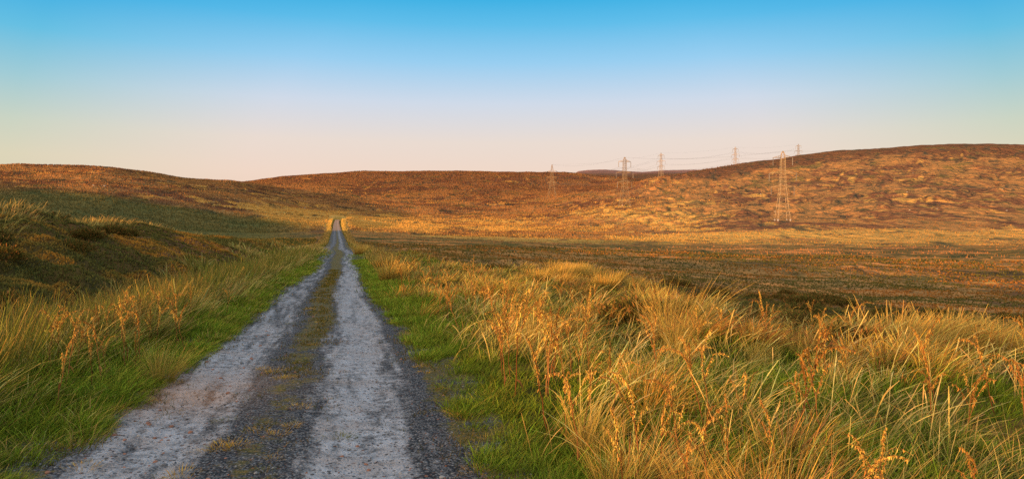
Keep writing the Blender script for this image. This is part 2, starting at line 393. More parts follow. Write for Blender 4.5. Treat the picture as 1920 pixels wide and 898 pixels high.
def plain_mat(name, col, col2, scale=8, rough=.7, metal=0):
    m, nt, out = new_mat(name)
    geo = N(nt, 'ShaderNodeTexCoord')
    v = nz(nt, geo.outputs['Object'], scale, 4)
    c = mixrgb(nt, v, col, col2)
    oi = N(nt, 'ShaderNodeObjectInfo')
    k = math_(nt, 'MULTIPLY_ADD', oi.outputs['Random'], .5, .75)
    c = mixrgb(nt, 1.0, c, k, 'MULTIPLY')
    d = N(nt, 'ShaderNodeBsdfPrincipled'); d.inputs['Roughness'].default_value = rough; d.inputs['Metallic'].default_value = metal
    nt.links.new(c, d.inputs['Base Color']); nt.links.new(d.outputs[0], out.inputs[0])
    return m
M_STEEL = plain_mat('weathered_galvanised_steel', (.52, .38, .21), (.42, .30, .16), .3, .6)
M_INSUL = plain_mat('insulator_glass', (.22, .20, .18), (.30, .27, .23), 2, .4)
M_WIRE = plain_mat('conductor_cable', (.07, .065, .06), (.09, .08, .075), 2, .5)
M_REDST = plain_mat('reddish_stone', (.42, .17, .09), (.30, .14, .09), 30)
M_GREYST = plain_mat('grey_stone', (.10, .10, .11), (.18, .17, .17), 40)
M_PALEST = plain_mat('pale_stone', (.36, .31, .27), (.44, .40, .36), 40)
M_WOOL = plain_mat('wool', (.55, .50, .42), (.45, .41, .34), 8, .9)
M_FACE = plain_mat('dark_sheep_face', (.05, .045, .04), (.08, .07, .06), 8, .8)

# ------------------------------------------------------------------ ribbons (blades, sprigs, leaves)
def ribbons(P, h, w, az, lean, bend, fz, cb, ct, nseg=3, taper=.15, wmid=1.0, pan=0.0):
    n = len(P); S = np.linspace(0, 1, nseg + 1)
    V = np.empty((n, nseg + 1, 2, 3)); K = np.empty((n, nseg + 1, 2, 3))
    d = np.stack([np.sin(az), np.cos(az)], 1); sd = np.stack([np.cos(fz), np.sin(fz)], 1)
    for j, s in enumerate(S):
        off = h * (lean * s + bend * s * s)
        up = h * (s * np.sqrt(np.clip(1 - .5 * lean ** 2, .2, 1)) - .45 * np.abs(bend) * s * s * s)
        c = np.empty((n, 3)); c[:, :2] = P[:, :2] + d * off[:, None]; c[:, 2] = P[:, 2] + up
        ww = w * (1 - (1 - taper) * s ** 1.6) * (1 + (wmid - 1) * math.sin(math.pi * s)) * (1 + pan * math.exp(-((s - .8) / .12) ** 2)) * .5
        V[:, j, 0] = c; V[:, j, 1] = c
        V[:, j, 0, :2] -= sd * ww[:, None]; V[:, j, 1, :2] += sd * ww[:, None]
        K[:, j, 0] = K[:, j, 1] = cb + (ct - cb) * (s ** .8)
    base = np.arange(n)[:, None, None] * (2 * (nseg + 1))
    q = np.array([[2 * j, 2 * j + 1, 2 * j + 3, 2 * j + 2] for j in range(nseg)])
    Fq = (base + q[None]).reshape(-1, 4)
    return V.reshape(-1, 3), Fq, K.reshape(-1, 3)
class Acc:
    def __init__(s): s.v = []; s.f = []; s.c = []; s.n = 0
    def add(s, vfc):
        v, f, c = vfc; s.v.append(v); s.f.append(f + s.n); s.c.append(c); s.n += len(v)
    def mesh(s, name, mat): return mesh_np(name, np.concatenate(s.v), np.concatenate(s.f), mat, np.concatenate(s.c))
def jit(c, n, a=.18, g=None):
    k = 1 + rng.normal(0, a, (n, 1)); k2 = 1 + rng.normal(0, a * .4, (n, 3))
    return np.clip(np.asarray(c) * k * k2, .003, .9)

# ------------------------------------------------------------------ ground
def build_ground():
    fine = np.arange(-42, 42.01, .085); rest = np.arange(42, 318, 1.0)[1:]
    az = np.radians(np.concatenate([fine, rest]))
    rr = np.exp(np.linspace(math.log(.8), math.log(6800), 1000))
    A, R = np.meshgrid(az, rr, indexing='ij')
    x = R * np.sin(A); y = R * np.cos(A)
    z = ground_z(x, y)
    t = lateral(x, np.clip(y, -60, 900))
    under = (1 - sstep(1.9, 2.25, np.abs(t))) * (y < 446) * (y > -50)
    z = z - under * (.10 + .0012 * np.maximum(R - 20, 0))
    na, nr = A.shape
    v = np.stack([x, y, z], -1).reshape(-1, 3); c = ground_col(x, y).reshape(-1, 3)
    i = np.arange(na)[:, None]; j = np.arange(nr - 1)[None]; i2 = (i + 1) % na
    f = np.stack([i * nr + j, i * nr + j + 1, i2 * nr + j + 1, i2 * nr + j], -1).reshape(-1, 4)
    # small cap under the camera
    cap = len(v); v = np.concatenate([v, [[0, 0, float(ground_z(np.array([0.]), np.array([0.]))[0]) - .02]]]); c = np.concatenate([c, [[.06, .055, .02]]])
    ii = np.arange(0, na, 2); i3 = (ii + 1) % na; i4 = (ii + 2) % na
    f2 = np.stack([np.full(len(ii), cap), ii * nr, i3 * nr, i4 * nr], -1)
    f = np.concatenate([f, f2])
    me = mesh_np('ground', v, f, ground_mat(), c, True)
    return tag(obj('ground', me), kind='structure')
build_ground()

def build_track():
    ys = np.concatenate([np.arange(-8, 3, .25), np.arange(3, 14, .045), np.arange(14, 40, .15), np.arange(40, 150, .6), np.arange(150, 448, 2)])
    ts = np.linspace(-2.15, 2.15, 110)
    Yg, T = np.meshgrid(ys, ts, indexing='ij')
    edge = 1 + .06 * fbm(Yg / 2.2, np.sign(T) * 7, 3, 90) * sstep(1, 2, np.abs(T))
    x = trk_x(Yg) + T * edge * (1 - .35 * sstep(250, 440, Yg)) / COSB; y = Yg
    z = ground_z(x, y) + .004 + .0004 * np.maximum(np.hypot(x, y) - 60, 0)
    z = z - .05 * sstep(1.95, 2.15, np.abs(T)) 
    far = sstep(15, 60, Yg)
    wob = .12 * fbm(Yg / 6, T * 0, 2, 92)
    dust = np.maximum(.95 * np.exp(-((T + .98 + wob) / .50) ** 4), .95 * np.exp(-((T - .72 + wob) / .50) ** 4))
    dust = dust * (.92 - .30 * sstep(9, 15, Yg) * (T < 0)) * (1 - .34 * far) - .10 + .42 * fbm(T * 4.5, Yg * .45, 3, 95) + .25 * fbm(T * 11, Yg * 1.1, 2, 97)
    moss = .92 * np.exp(-((T + .06 + wob) / (.36 + .12 * far)) ** 2) * (.62 + .5 * sstep(7, 14, Yg)) + .75 * sstep(1.15, 1.6, np.abs(T)) 
    moss = np.clip(moss - .25 * sstep(120, 200, Yg), 0, 1)
    red = np.exp(-(((x + 3.6) / .9) ** 2 + ((y - 7.5) / 1.1) ** 2)) * .6 + 1.3 * sstep(290, 325, Yg)  # warm sunlight painted by the pothole and on the far track end
    c = np.stack([np.clip(dust, 0, 1), moss, np.clip(red, 0, 1)], -1).reshape(-1, 3)
    na, nr = x.shape
    i = np.arange(na - 1)[:, None]; j = np.arange(nr - 1)[None]
    f = np.stack([i * nr + j, i * nr + j + 1, (i + 1) * nr + j + 1, (i + 1) * nr + j], -1).reshape(-1, 4)
    tag(obj('track', mesh_np('track', np.stack([x, y, z], -1).reshape(-1, 3), f, track_mat(), c, True)), kind='structure')
build_track()

# ------------------------------------------------------------------ ground cover ("stuff")
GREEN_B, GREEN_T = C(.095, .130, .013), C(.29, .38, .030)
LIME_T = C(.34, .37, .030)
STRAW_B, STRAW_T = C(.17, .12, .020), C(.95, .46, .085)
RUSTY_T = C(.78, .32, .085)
RUSH_B, RUSH_T = C(.10, .125, .018), C(.27, .255, .042)
WIND = math.radians(75)

def clumps(acc, cx, cy, nb, rad, hgt, wid, cb, ct, spread=.35, bend=.25, nseg=3, colj=.16, windk=.22, taper=.15, pan=0.0, rag=.13):
    """many blades around each centre; arrays per clump"""
    n = len(cx); idx = np.repeat(np.arange(n), nb); m = len(idx)
    if m == 0: return
    rr = np.sqrt(rng.random(m)) * rad[idx]; th = rng.random(m) * 2 * np.pi
    x = cx[idx] + rr * np.cos(th); y = cy[idx] + rr * np.sin(th)
    z = ground_z(x, y) - .02
    h = hgt[idx] * np.clip(rng.normal(.85, .22, m), .3, 1.35)
    lx = np.cos(th) * spread * (rr / np.maximum(rad[idx], .01)) + windk * math.sin(WIND) + rng.normal(0, rag, m)
    ly = np.sin(th) * spread * (rr / np.maximum(rad[idx], .01)) + windk * math.cos(WIND) + rng.normal(0, rag, m)
    lean = np.hypot(lx, ly); az = np.arctan2(lx, ly)
    bd = np.abs(rng.normal(bend, bend * .6, m))
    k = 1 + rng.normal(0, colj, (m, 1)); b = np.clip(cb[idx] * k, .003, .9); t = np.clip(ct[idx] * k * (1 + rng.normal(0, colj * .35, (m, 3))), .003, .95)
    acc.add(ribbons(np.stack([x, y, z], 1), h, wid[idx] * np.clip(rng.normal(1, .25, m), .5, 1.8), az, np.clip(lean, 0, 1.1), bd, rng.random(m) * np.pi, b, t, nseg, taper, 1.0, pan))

def scatter(n, r0, r1, a0=-42, a1=42, pw=1.0):
    """points around the standpoint; pw<2 thins with distance"""
    u = rng.random(n)
    r = (r0 ** pw + u * (r1 ** pw - r0 ** pw)) ** (1 / pw)
    a = np.radians(a0 + (a1 - a0) * rng.random(n))
    return r * np.sin(a), r * np.cos(a), r
def lat(x, y): return lateral(x, np.clip(y, -60, 900))

def grass_right():
    acc = Acc()
    # green understorey
    x, y, r = scatter(25000, 2.0, 62, -30, 68, .75)
    t = lat(x, y); hm = heather_mask(x, y, t)
    n = fbm(x / 2.6, y / 2.6, 3, 101); n2 = fbm(x / .9, y / .9, 2, 103)
    ok = (t > 1.58 + .22 * n2) & (hm < .45) & (y < moor_edge(x) + 3)
    x, y, r, t, n, n2 = (q[ok] for q in (x, y, r, t, n, n2)); N_ = len(x)
    vg = 1 - sstep(1.9, 3.5, t + .6 * n)
    dry = sstep(6, 26, r) * .40 * sstep(2.8, 4, t)
    hol = sstep(.05, .30, fbm(x / 4.2 + 3, y / 3.4, 2, 119)); dry = dry * (1 - .7 * hol)
    ct = np.where((rng.random(N_) < dry)[:, None], C(.55, .36, .09), np.where((rng.random(N_) < .3)[:, None], LIME_T, GREEN_T))
    pale = (rng.random(N_) < .20) & (t > 2.5) & (t < 5.5); ct = np.where(pale[:, None], C(.70, .50, .14), ct)
    tone = 1 + rng.normal(0, .2, (N_, 1)); cb = GREEN_B * tone; ct = ct * tone
    h = np.clip(lerp(.20, .12, vg) * (1 + .6 * n) * (.8 + .4 * rng.random(N_)), .06, .5); h = np.where(pale, h + .16, h)
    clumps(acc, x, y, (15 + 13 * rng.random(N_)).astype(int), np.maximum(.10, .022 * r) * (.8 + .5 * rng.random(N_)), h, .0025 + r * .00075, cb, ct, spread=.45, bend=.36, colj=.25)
    # short vivid strip along both edges of the track
    yy = 3.4 + rng.random(11000) ** 1.6 * 46; sd = np.where(rng.random(11000) < .5, -1, 1); tt = sd * (1.52 + np.abs(rng.normal(0, .33, 11000)))
    xx = trk_x(yy) + tt / COSB; nn = fbm(xx / .8, yy / 1.1, 3, 161)
    ok = nn + .9 * (np.abs(tt) - 1.62) + rng.normal(0, .15, len(yy)) > .02; xx, yy, tt, nn = xx[ok], yy[ok], tt[ok], nn[ok]
    r = np.hypot(xx, yy); m = len(xx); tone = (1 + .5 * nn[:, None]) * (1 + rng.normal(0, .22, (m, 1)))
    ct = np.where((rng.random(m) < .25)[:, None], C(.46, .38, .06), np.where((rng.random(m) < .4)[:, None], C(.32, .36, .035), C(.23, .345, .028))) * tone
    clumps(acc, xx, yy, (10 + 10 * rng.random(m)).astype(int), np.maximum(.08, .014 * r), np.clip((.05 + .14 * (np.abs(tt) - 1.5) + .06 * rng.random(m)) * (1 + .8 * nn), .04, .26), .0025 + r * .0007, np.broadcast_to(GREEN_B, ct.shape) * tone, ct, spread=.5, bend=.35, colj=.2)
    # straw coloured tussocks standing in it, in drifts
    x, y, r = scatter(7600, 2.6, 58, -24, 66, .95)
    t = lat(x, y); hm = heather_mask(x, y, t); n = fbm(x / 1.9, y / 1.9, 3, 105); n3 = fbm(x / 6, y / 6, 2, 107)
    ok = (t > 2.15 + .7 * n3) & (hm < .5 + .5 * (rng.random(len(x)) < .25)) & (y < moor_edge(x) + 1.0 + 7 * rng.random(len(x)) ** 3) & (n + .5 * n3 + .25 * sstep(8, 22, r) > .08 + .14 * rng.random(len(x)) + .55 * sstep(.05, .26, fbm(x / 4.2 + 3, y / 3.4, 2, 119)))
    x, y, r, t, n, n3 = (q[ok] for q in (x, y, r, t, n, n3)); N_ = len(x)
    ct = np.where((rng.random(N_) < .20 + .3 * (n3 > .2))[:, None], RUSTY_T, STRAW_T); ct = np.where((rng.random(N_) < .2)[:, None], C(.95, .62, .17), ct); ct = np.where((rng.random(N_) < .18)[:, None], C(.42, .20, .07), ct)
    tone = 1 + rng.normal(0, .14, (N_, 1)); cb = lerp(np.broadcast_to(GREEN_B, ct.shape), STRAW_B, rng.random((N_, 1))) * tone; ct = ct * tone
    h = np.clip(.24 + .20 * rng.random(N_) + .20 * n, .16, .58)
    nb = np.clip(620 / np.maximum(r, 3.5), 24, 120).astype(int)
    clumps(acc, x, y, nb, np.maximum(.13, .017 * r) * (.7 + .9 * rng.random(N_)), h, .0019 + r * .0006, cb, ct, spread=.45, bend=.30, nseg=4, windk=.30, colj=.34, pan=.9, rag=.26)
    # long pale flowering straws arching over, single and bright
    x, y, r = scatter(950, 3.6, 16, -20, 46, 1.1); t = lat(x, y); n = fbm(x / 1.6, y / 1.6, 2, 109)
    ok = (t > 1.9) & (n > .0) & (y < moor_edge(x)); x, y, r = x[ok], y[ok], r[ok]; m = len(x)
    clumps(acc, x, y, (3 + 5 * rng.random(m)).astype(int), np.full(m, .10), (.42 + .25 * rng.random(m)), .0028 + r * .0007, jit(C(.50, .34, .08), m, .15), jit(C(.95, .62, .19), m, .12), spread=.25, bend=.42, nseg=5, windk=.34, taper=.5, pan=1.0, rag=.22)
    tag(obj('verge_grass', acc.mesh('verge_grass', M_GRASS)), 'tall straw and green grass covering the ground right of the track', 'grass', kind='stuff')
def grass_left():
    acc = Acc()
    x, y, r = scatter(22000, 2.6, 75, -64, -8, .75)
    t = lat(x, y); n = fbm(x / 2, y / 2, 3, 111); n2 = fbm(x / .8, y / .8, 2, 113)
    ok = (t < -1.60 - .2 * n2) & (t > -5.2 - 1.2 * n - 3 * (y < 7)) & (y < 75)
    x, y, r, t, n, n2 = (q[ok] for q in (x, y, r, t, n, n2))
    N_ = len(x); vg = 1 - sstep(2.1, 3.0, -t + .4 * n)
    strawy = rng.random(N_) < np.clip(.12 + .55 * sstep(7, 16, y) * sstep(2.0, 2.8, -t) + .2 * (n > .25), 0, .75)
    ct = np.where(strawy[:, None], C(.80, .50, .15), np.where((rng.random(N_) < .35)[:, None], LIME_T, GREEN_T)); cb = np.broadcast_to(GREEN_B, ct.shape) * 1.0
    tone = 1 + rng.normal(0, .2, (N_, 1)); cb = cb * tone; ct = ct * tone
    h = np.clip(lerp(.36 + .12 * rng.random(N_), .14, vg) * (1 + .4 * n), .07, .6); h = np.where(strawy, h * 1.35, h)
    w = np.maximum(.0045, r * .00085)
    clumps(acc, x, y, (16 + 14 * rng.random(N_)).astype(int), np.maximum(.10, .02 * r), h, .0025 + r * .00075, cb, ct, spread=.45, bend=.36, windk=.15, colj=.25)
    tag(obj('verge_grass', acc.mesh('verge_grass', M_GRASS)), 'lush green grass along the left edge of the track', 'grass', kind='stuff')
def rushes():
    acc = Acc()
    x, y, r = scatter(8600, 4.0, 60, -60, -12, .8)
    t = lat(x, y); n = fbm(x / 2.5, y / 2.5, 3, 121)
    ok = (t < -2.8 - .5 * n) & (t > -5.0 - .9 * n - 3.2 * (1 - sstep(7, 10, y))) & (n > -.5)
    x, y, r, t, n = (q[ok] for q in (x, y, r, t, n)); N_ = len(x)
    ct = np.where((rng.random(N_) < .24)[:, None], C(.56, .33, .08), RUSH_T) * (1 + rng.normal(0, .18, (N_, 1))); cb = np.broadcast_to(RUSH_B, ct.shape) * 1.0
    h = np.clip((.62 + .22 * rng.random(N_)) * (1 + .25 * n), .35, .95)
    clumps(acc, x, y, (18 + 10 * rng.random(N_)).astype(int), np.maximum(.13, .018 * r), h, .0028 + r * .00065, cb, ct, spread=.22, bend=.10, windk=.06, taper=.3)
    x, y, r = scatter(2600, 12, 85, -46, -14, 1.0); t = lat(x, y); n = fbm(x / 4, y / 4, 2, 125)
    ok = (np.abs(-t - 12.5 - .03 * y) < 2.2 + 2 * n); x, y, r = x[ok], y[ok], r[ok]; m = len(x)
    clumps(acc, x, y, (14 + 8 * rng.random(m)).astype(int), np.maximum(.25, .02 * r), .34 + .2 * rng.random(m), .002 + r * .0009, jit(C(.24, .20, .05), m), jit(C(.62, .42, .13), m), spread=.4, bend=.3)
    tag(obj('rushes', acc.mesh('rushes', M_GRASS)), 'dense green rushes filling the ditch left of the track', 'rushes', kind='stuff')
def heather_near():
    acc = Acc()
    def go(n, r0, r1, a0, a1, pw, size, left):
        x, y, r = scatter(n, r0, r1, a0, a1, pw)
        t = lat(x, y); hm = heather_mask(x, y, t)
        ok = (hm > .35 + .3 * rng.random(n)) & ((t < 0) if left else (t > 0)) & (rng.random(n) > .8 * sstep(35, 92, r) * (r1 == 170)); x, y, r, t = (q[ok] for q in (x, y, r, t)); m = len(x)
        n1 = fbm(x / 2.2, y / 2.2, 3, 131); n2 = fbm(x / .7, y / .7, 2, 133); n3 = fbm(x / 9, y / 9, 3, 135)
        n4 = fbm(x / (5 if left else 16), y / (4 if left else 7), 3, 137)
        pm = sstep(-.30, .38, .45 * n1 + .25 * n2 + .9 * n4 - (.22 if left else .13))[:, None]
        ct = lerp(C(.235, .195, .048) if left else C(.19, .165, .042), C(.82, .37, .06) if left else C(.56, .225, .05), pm)  # orange patches on the left bank paint sunlit heather caps
        ct = ct * (1 + rng.normal(0, .09, (m, 1))); cb = ct * C(.35, .42, .5)
        z = ground_z(x, y) - .02
        h = np.maximum(size, r * .0022) * (.6 + .7 * rng.random(m)); w = np.maximum(.013, r * .0017) * (.7 + .6 * rng.random(m))
        acc.add(ribbons(np.stack([x, y, z], 1), h, w, rng.random(m) * 6.28, np.abs(rng.normal(.35, .3, m)), np.abs(rng.normal(.1, .15, m)), rng.random(m) * np.pi, np.clip(cb, .003, .9), np.clip(ct, .003, .9), 2, .35, 1.25))
    go(330000, 6, 80, -46, -15, .8, .09, True)
    go(30000, 7, 30, -10, 46, 1.0, .11, False)
    go(300000, 12, 170, -18, 46, .7, .11, False)
    go(60000, 60, 200, -46, -16, .9, .2, True)
    tag(obj('heather', acc.mesh('heather', M_HEATH)), 'dark heather covering the bank and the moor', 'heather', kind='stuff')
def moor_grass():
    """pale tussocky grass far out on the valley floor and hillsides, and the fringe of the distant track"""
    acc = Acc()
    x, y, r = scatter(150000, 110, 520, -40, 40, .7)
    t = lat(x, y)
    c = ground_col(x, y); gold = c[:, 0]
    ok = (np.abs(t) > 2.6 + .003 * r) & (rng.random(len(x)) < np.clip(.05 + .9 * (gold - .25), .03, .5) * sstep(110, 260, r))
    x, y, r, c = (q[ok] for q in (x, y, r, c)); m = len(x)
    n = fbm(x / 20, y / 20, 3, 141)
    z = ground_z(x, y) - .1
    h = (.25 + .30 * rng.random(m)) * (1 + .0006 * r); w = np.maximum(h * (.25 + .3 * rng.random(m)), r * .0011) 
    k = (1 + rng.normal(0, .12, (m, 1)))
    ct = np.clip(c * 1.1 * k, .01, .9); cb = ct * .55
    acc.add(ribbons(np.stack([x, y, z], 1), h, w, rng.random(m) * 6.28, np.abs(rng.normal(.3, .2, m)), np.zeros(m), rng.random(m) * np.pi, cb, ct, 2, .45))
    x, y, r = scatter(330000, 320, 1500, -41, 22, 1.0); t = lat(x, y)
    ok = ((np.abs(t) > 6) | (y > 520)) & (rng.random(len(x)) < 1 - sstep(-4, 21, np.degrees(np.arctan2(x, y)) + 3 * fbm(x / 60, y / 60, 2, 143))); x, y, r = x[ok], y[ok], r[ok]; m = len(x)
    c = ground_col(x, y); z = ground_z(x, y) - .1
    h = (.45 + .45 * rng.random(m)) * (.6 + r / 900); w = np.maximum(h * .5, r * .0011)
    ct = np.clip(c * 1.10 * (1 + rng.normal(0, .1, (m, 1))), .01, .95)
    acc.add(ribbons(np.stack([x, y, z], 1), h, w, rng.random(m) * 6.28, np.abs(rng.normal(.2, .15, m)), np.zeros(m), rng.random(m) * np.pi, ct * .7, ct, 1, .5))
    # fringe along both edges of the track going away
    yy = 40 + (rng.random(9000) ** 1.6) * 420; sd = np.where(rng.random(9000) < .5, -1, 1)
    tt = sd * (1.95 + np.abs(rng.normal(0, .9, 9000)) + .002 * yy)
    xx = trk_x(yy) + tt / COSB; rr = np.hypot(xx, yy); m = len(xx)
    zz = ground_z(xx, yy) - .03
    ct = np.where((rng.random(m) < .6)[:, None], C(.60, .37, .10), np.where((np.abs(tt) < 2.6)[:, None], C(.2, .22, .03), C(.42, .24, .06))) * (1 + rng.normal(0, .15, (m, 1)))
    ct = np.where((yy > 290)[:, None], C(.92, .56, .12) * (1 + rng.normal(0, .1, (m, 1))), ct)  # beyond the shadow edge, sunlight painted into the straw colour
    hh = (.25 + .35 * rng.random(m)) * np.clip((np.abs(tt) - 1.5) / .8, .4, 1.2); ww = np.maximum(.05, rr * .0012)
    acc.add(ribbons(np.stack([xx, yy, zz], 1), hh, ww, rng.random(m) * 6.28, np.abs(rng.normal(.2, .15, m)), np.full(m, .1), rng.random(m) * np.pi, ct * .5, ct, 2, .3))
    tag(obj('moor_grass', acc.mesh('moor_grass', M_GRASS)), 'pale tussocky moor grass on the valley floor and hillsides', 'grass', kind='stuff')
def track_moss():
    acc = Acc()
    yy = 4 + rng.random(26000) ** 1.7 * 34
    ctr = rng.random(26000) < .55
    tt = np.where(ctr, rng.normal(-.06, .22, 26000), np.sign(rng.normal(.25, 1, 26000)) * (1.62 - np.abs(rng.normal(0, .25, 26000))))
    xx = trk_x(yy) + tt / COSB
    n = fbm(xx / .6, yy / .9, 3, 151)
    ok = n > np.where(ctr, .18 - .25 * sstep(9, 16, yy), .02); xx, yy, n = xx[ok], yy[ok], n[ok]; m = len(xx); r = np.hypot(xx, yy)
    ct = np.where((rng.random(m) < .4)[:, None], C(.38, .22, .05), C(.17, .15, .022)) * (1 + rng.normal(0, .2, (m, 1)))
    acc.add(ribbons(np.stack([xx, yy, ground_z(xx, yy)], 1), .02 + .035 * rng.random(m), np.maximum(.004, r * .0009), rng.random(m) * 6.28, np.abs(rng.normal(.6, .3, m)), np.full(m, .1), rng.random(m) * np.pi, ct * .6, ct, 2, .2))
    tag(obj('moss', acc.mesh('moss', M_GRASS)), 'low moss and short grass on the crown and edges of the track', 'moss', kind='stuff')
OCT_V = np.array([[1, 0, 0], [0, 1, 0], [-1, 0, 0], [0, -1, 0], [0, 0, 1.]]); OCT_F = np.array([[0, 1, 4], [1, 2, 4], [2, 3, 4], [3, 0, 4]])
def gravel():
    n = 42000
    yy = 3.6 + rng.random(n) ** 1.5 * 20; tt = rng.uniform(-1.85, 1.85, n)
    rut = np.maximum(np.exp(-((tt + .98) / .48) ** 4), np.exp(-((tt - .72) / .5) ** 4))
    ok = rng.random(n) < (1 - .80 * rut); yy, tt = yy[ok], tt[ok]; m = len(yy)
    xx = trk_x(yy) + tt / COSB; z = ground_z(xx, yy) + .003
    s = .0045 + .008 * rng.random(m) ** 2.5; th = rng.random(m) * 6.28
    J = 1 + rng.normal(0, .22, (m, 5, 3))
    v = OCT_V[None] * J * s[:, None, None] * np.array([1.15, .9, .75])
    cs, sn = np.cos(th)[:, None], np.sin(th)[:, None]
    V = np.stack([v[..., 0] * cs - v[..., 1] * sn + xx[:, None], v[..., 0] * sn + v[..., 1] * cs + yy[:, None], v[..., 2] + z[:, None]], -1)
    q = rng.random(m)[:, None]
    c = np.where(q < .55, C(.075, .075, .085), np.where(q < .8, C(.15, .145, .145), np.where(q < .93, C(.30, .28, .26), C(.30, .13, .07)))) * (1 + rng.normal(0, .2, (m, 1)))
    f = (np.arange(m)[:, None, None] * 5 + OCT_F[None]).reshape(-1, 3)
    mt, nt, out = new_mat('gravel_stones')
    at = N(nt, 'ShaderNodeAttribute', attribute_name='Col'); d = N(nt, 'ShaderNodeBsdfDiffuse'); nt.links.new(at.outputs['Color'], d.inputs[0]); nt.links.new(d.outputs[0], out.inputs[0])
    tag(obj('gravel', mesh_np('gravel', V.reshape(-1, 3), f, mt, np.repeat(np.clip(c, .01, .9), 5, 0))), 'loose dark gravel scattered over the track', 'gravel', kind='stuff')
grass_right(); grass_left(); rushes(); heather_near(); moor_grass(); track_moss(); gravel()

# ------------------------------------------------------------------ things: placing
def gz(x, y): return float(ground_z(np.array([float(x)]), np.array([float(y)]))[0])
def stand(U, ytip, h):
    """ground point along a bearing at which something of height h stands with its top at that slope"""
    d = 6.0
    for _ in range(30):
        z = gz((U - CXP) / FPX * d, d)
        d = .5 * d + .5 * min(max((EYE - z - h) * FPX / max(ytip - HYP, 2), 3.2), 160)
    x = (U - CXP) / FPX * d
    return x, d, gz(x, d)
def hit(U, yp):
    ds = np.exp(np.linspace(math.log(60), math.log(4500), 3000)); xs = (U - CXP) / FPX * ds
    z = ground_z(xs, ds); zl = EYE + (HYP - yp) / FPX * ds
    k = np.argmax(z > zl); return float(xs[k]), float(ds[k]), float(z[k])

# ---- dock stalks
def tube(pts, rad, sides=5):
    pts = np.asarray(pts, float); n = len(pts); rad = np.broadcast_to(rad, (n,))
    tan = np.gradient(pts, axis=0); tan /= np.linalg.norm(tan, axis=1)[:, None] + 1e-9
    ref = np.array([.31, .95, .05]); a = np.cross(tan, ref); a /= np.linalg.norm(a, axis=1)[:, None] + 1e-9; b = np.cross(tan, a)
    th = np.arange(sides) / sides * 2 * np.pi
    V = pts[:, None] + rad[:, None, None] * (np.cos(th)[None, :, None] * a[:, None] + np.sin(th)[None, :, None] * b[:, None])
    i = np.arange(n - 1)[:, None]; j = np.arange(sides)[None]; j2 = (j + 1) % sides
    return V.reshape(-1, 3), np.stack([i * sides + j, i * sides + j2, (i + 1) * sides + j2, (i + 1) * sides + j], -1).reshape(-1, 4)
def free_ribbon(P0, D, L, W, droop, cb, ct, nseg=3):
    """curled dry leaflets: start, direction (unit), length, width, droop"""
    n = len(P0); S = np.linspace(0, 1, nseg + 1)
    sd = np.cross(D, [0, 0, 1.0]) + rng.normal(0, .3, (n, 3)); sd /= np.linalg.norm(sd, axis=1)[:, None] + 1e-9
    V = np.empty((n, nseg + 1, 2, 3)); K = np.empty_like(V)
    for j, s in enumerate(S):
        c = P0 + D * (L * s)[:, None]; c[:, 2] -= droop * L * s * s
        w = W * (.35 + 1.3 * math.sin(math.pi * (.15 + .8 * s))) * .5
        V[:, j, 0] = c - sd * w[:, None]; V[:, j, 1] = c + sd * w[:, None]; K[:, j, 0] = K[:, j, 1] = lerp(cb, ct, s)
    q = np.array([[2 * j, 2 * j + 1, 2 * j + 3, 2 * j + 2] for j in range(nseg)])
    f = (np.arange(n)[:, None, None] * (2 * (nseg + 1)) + q[None]).reshape(-1, 4)
    return V.reshape(-1, 3), f, K.reshape(-1, 3)
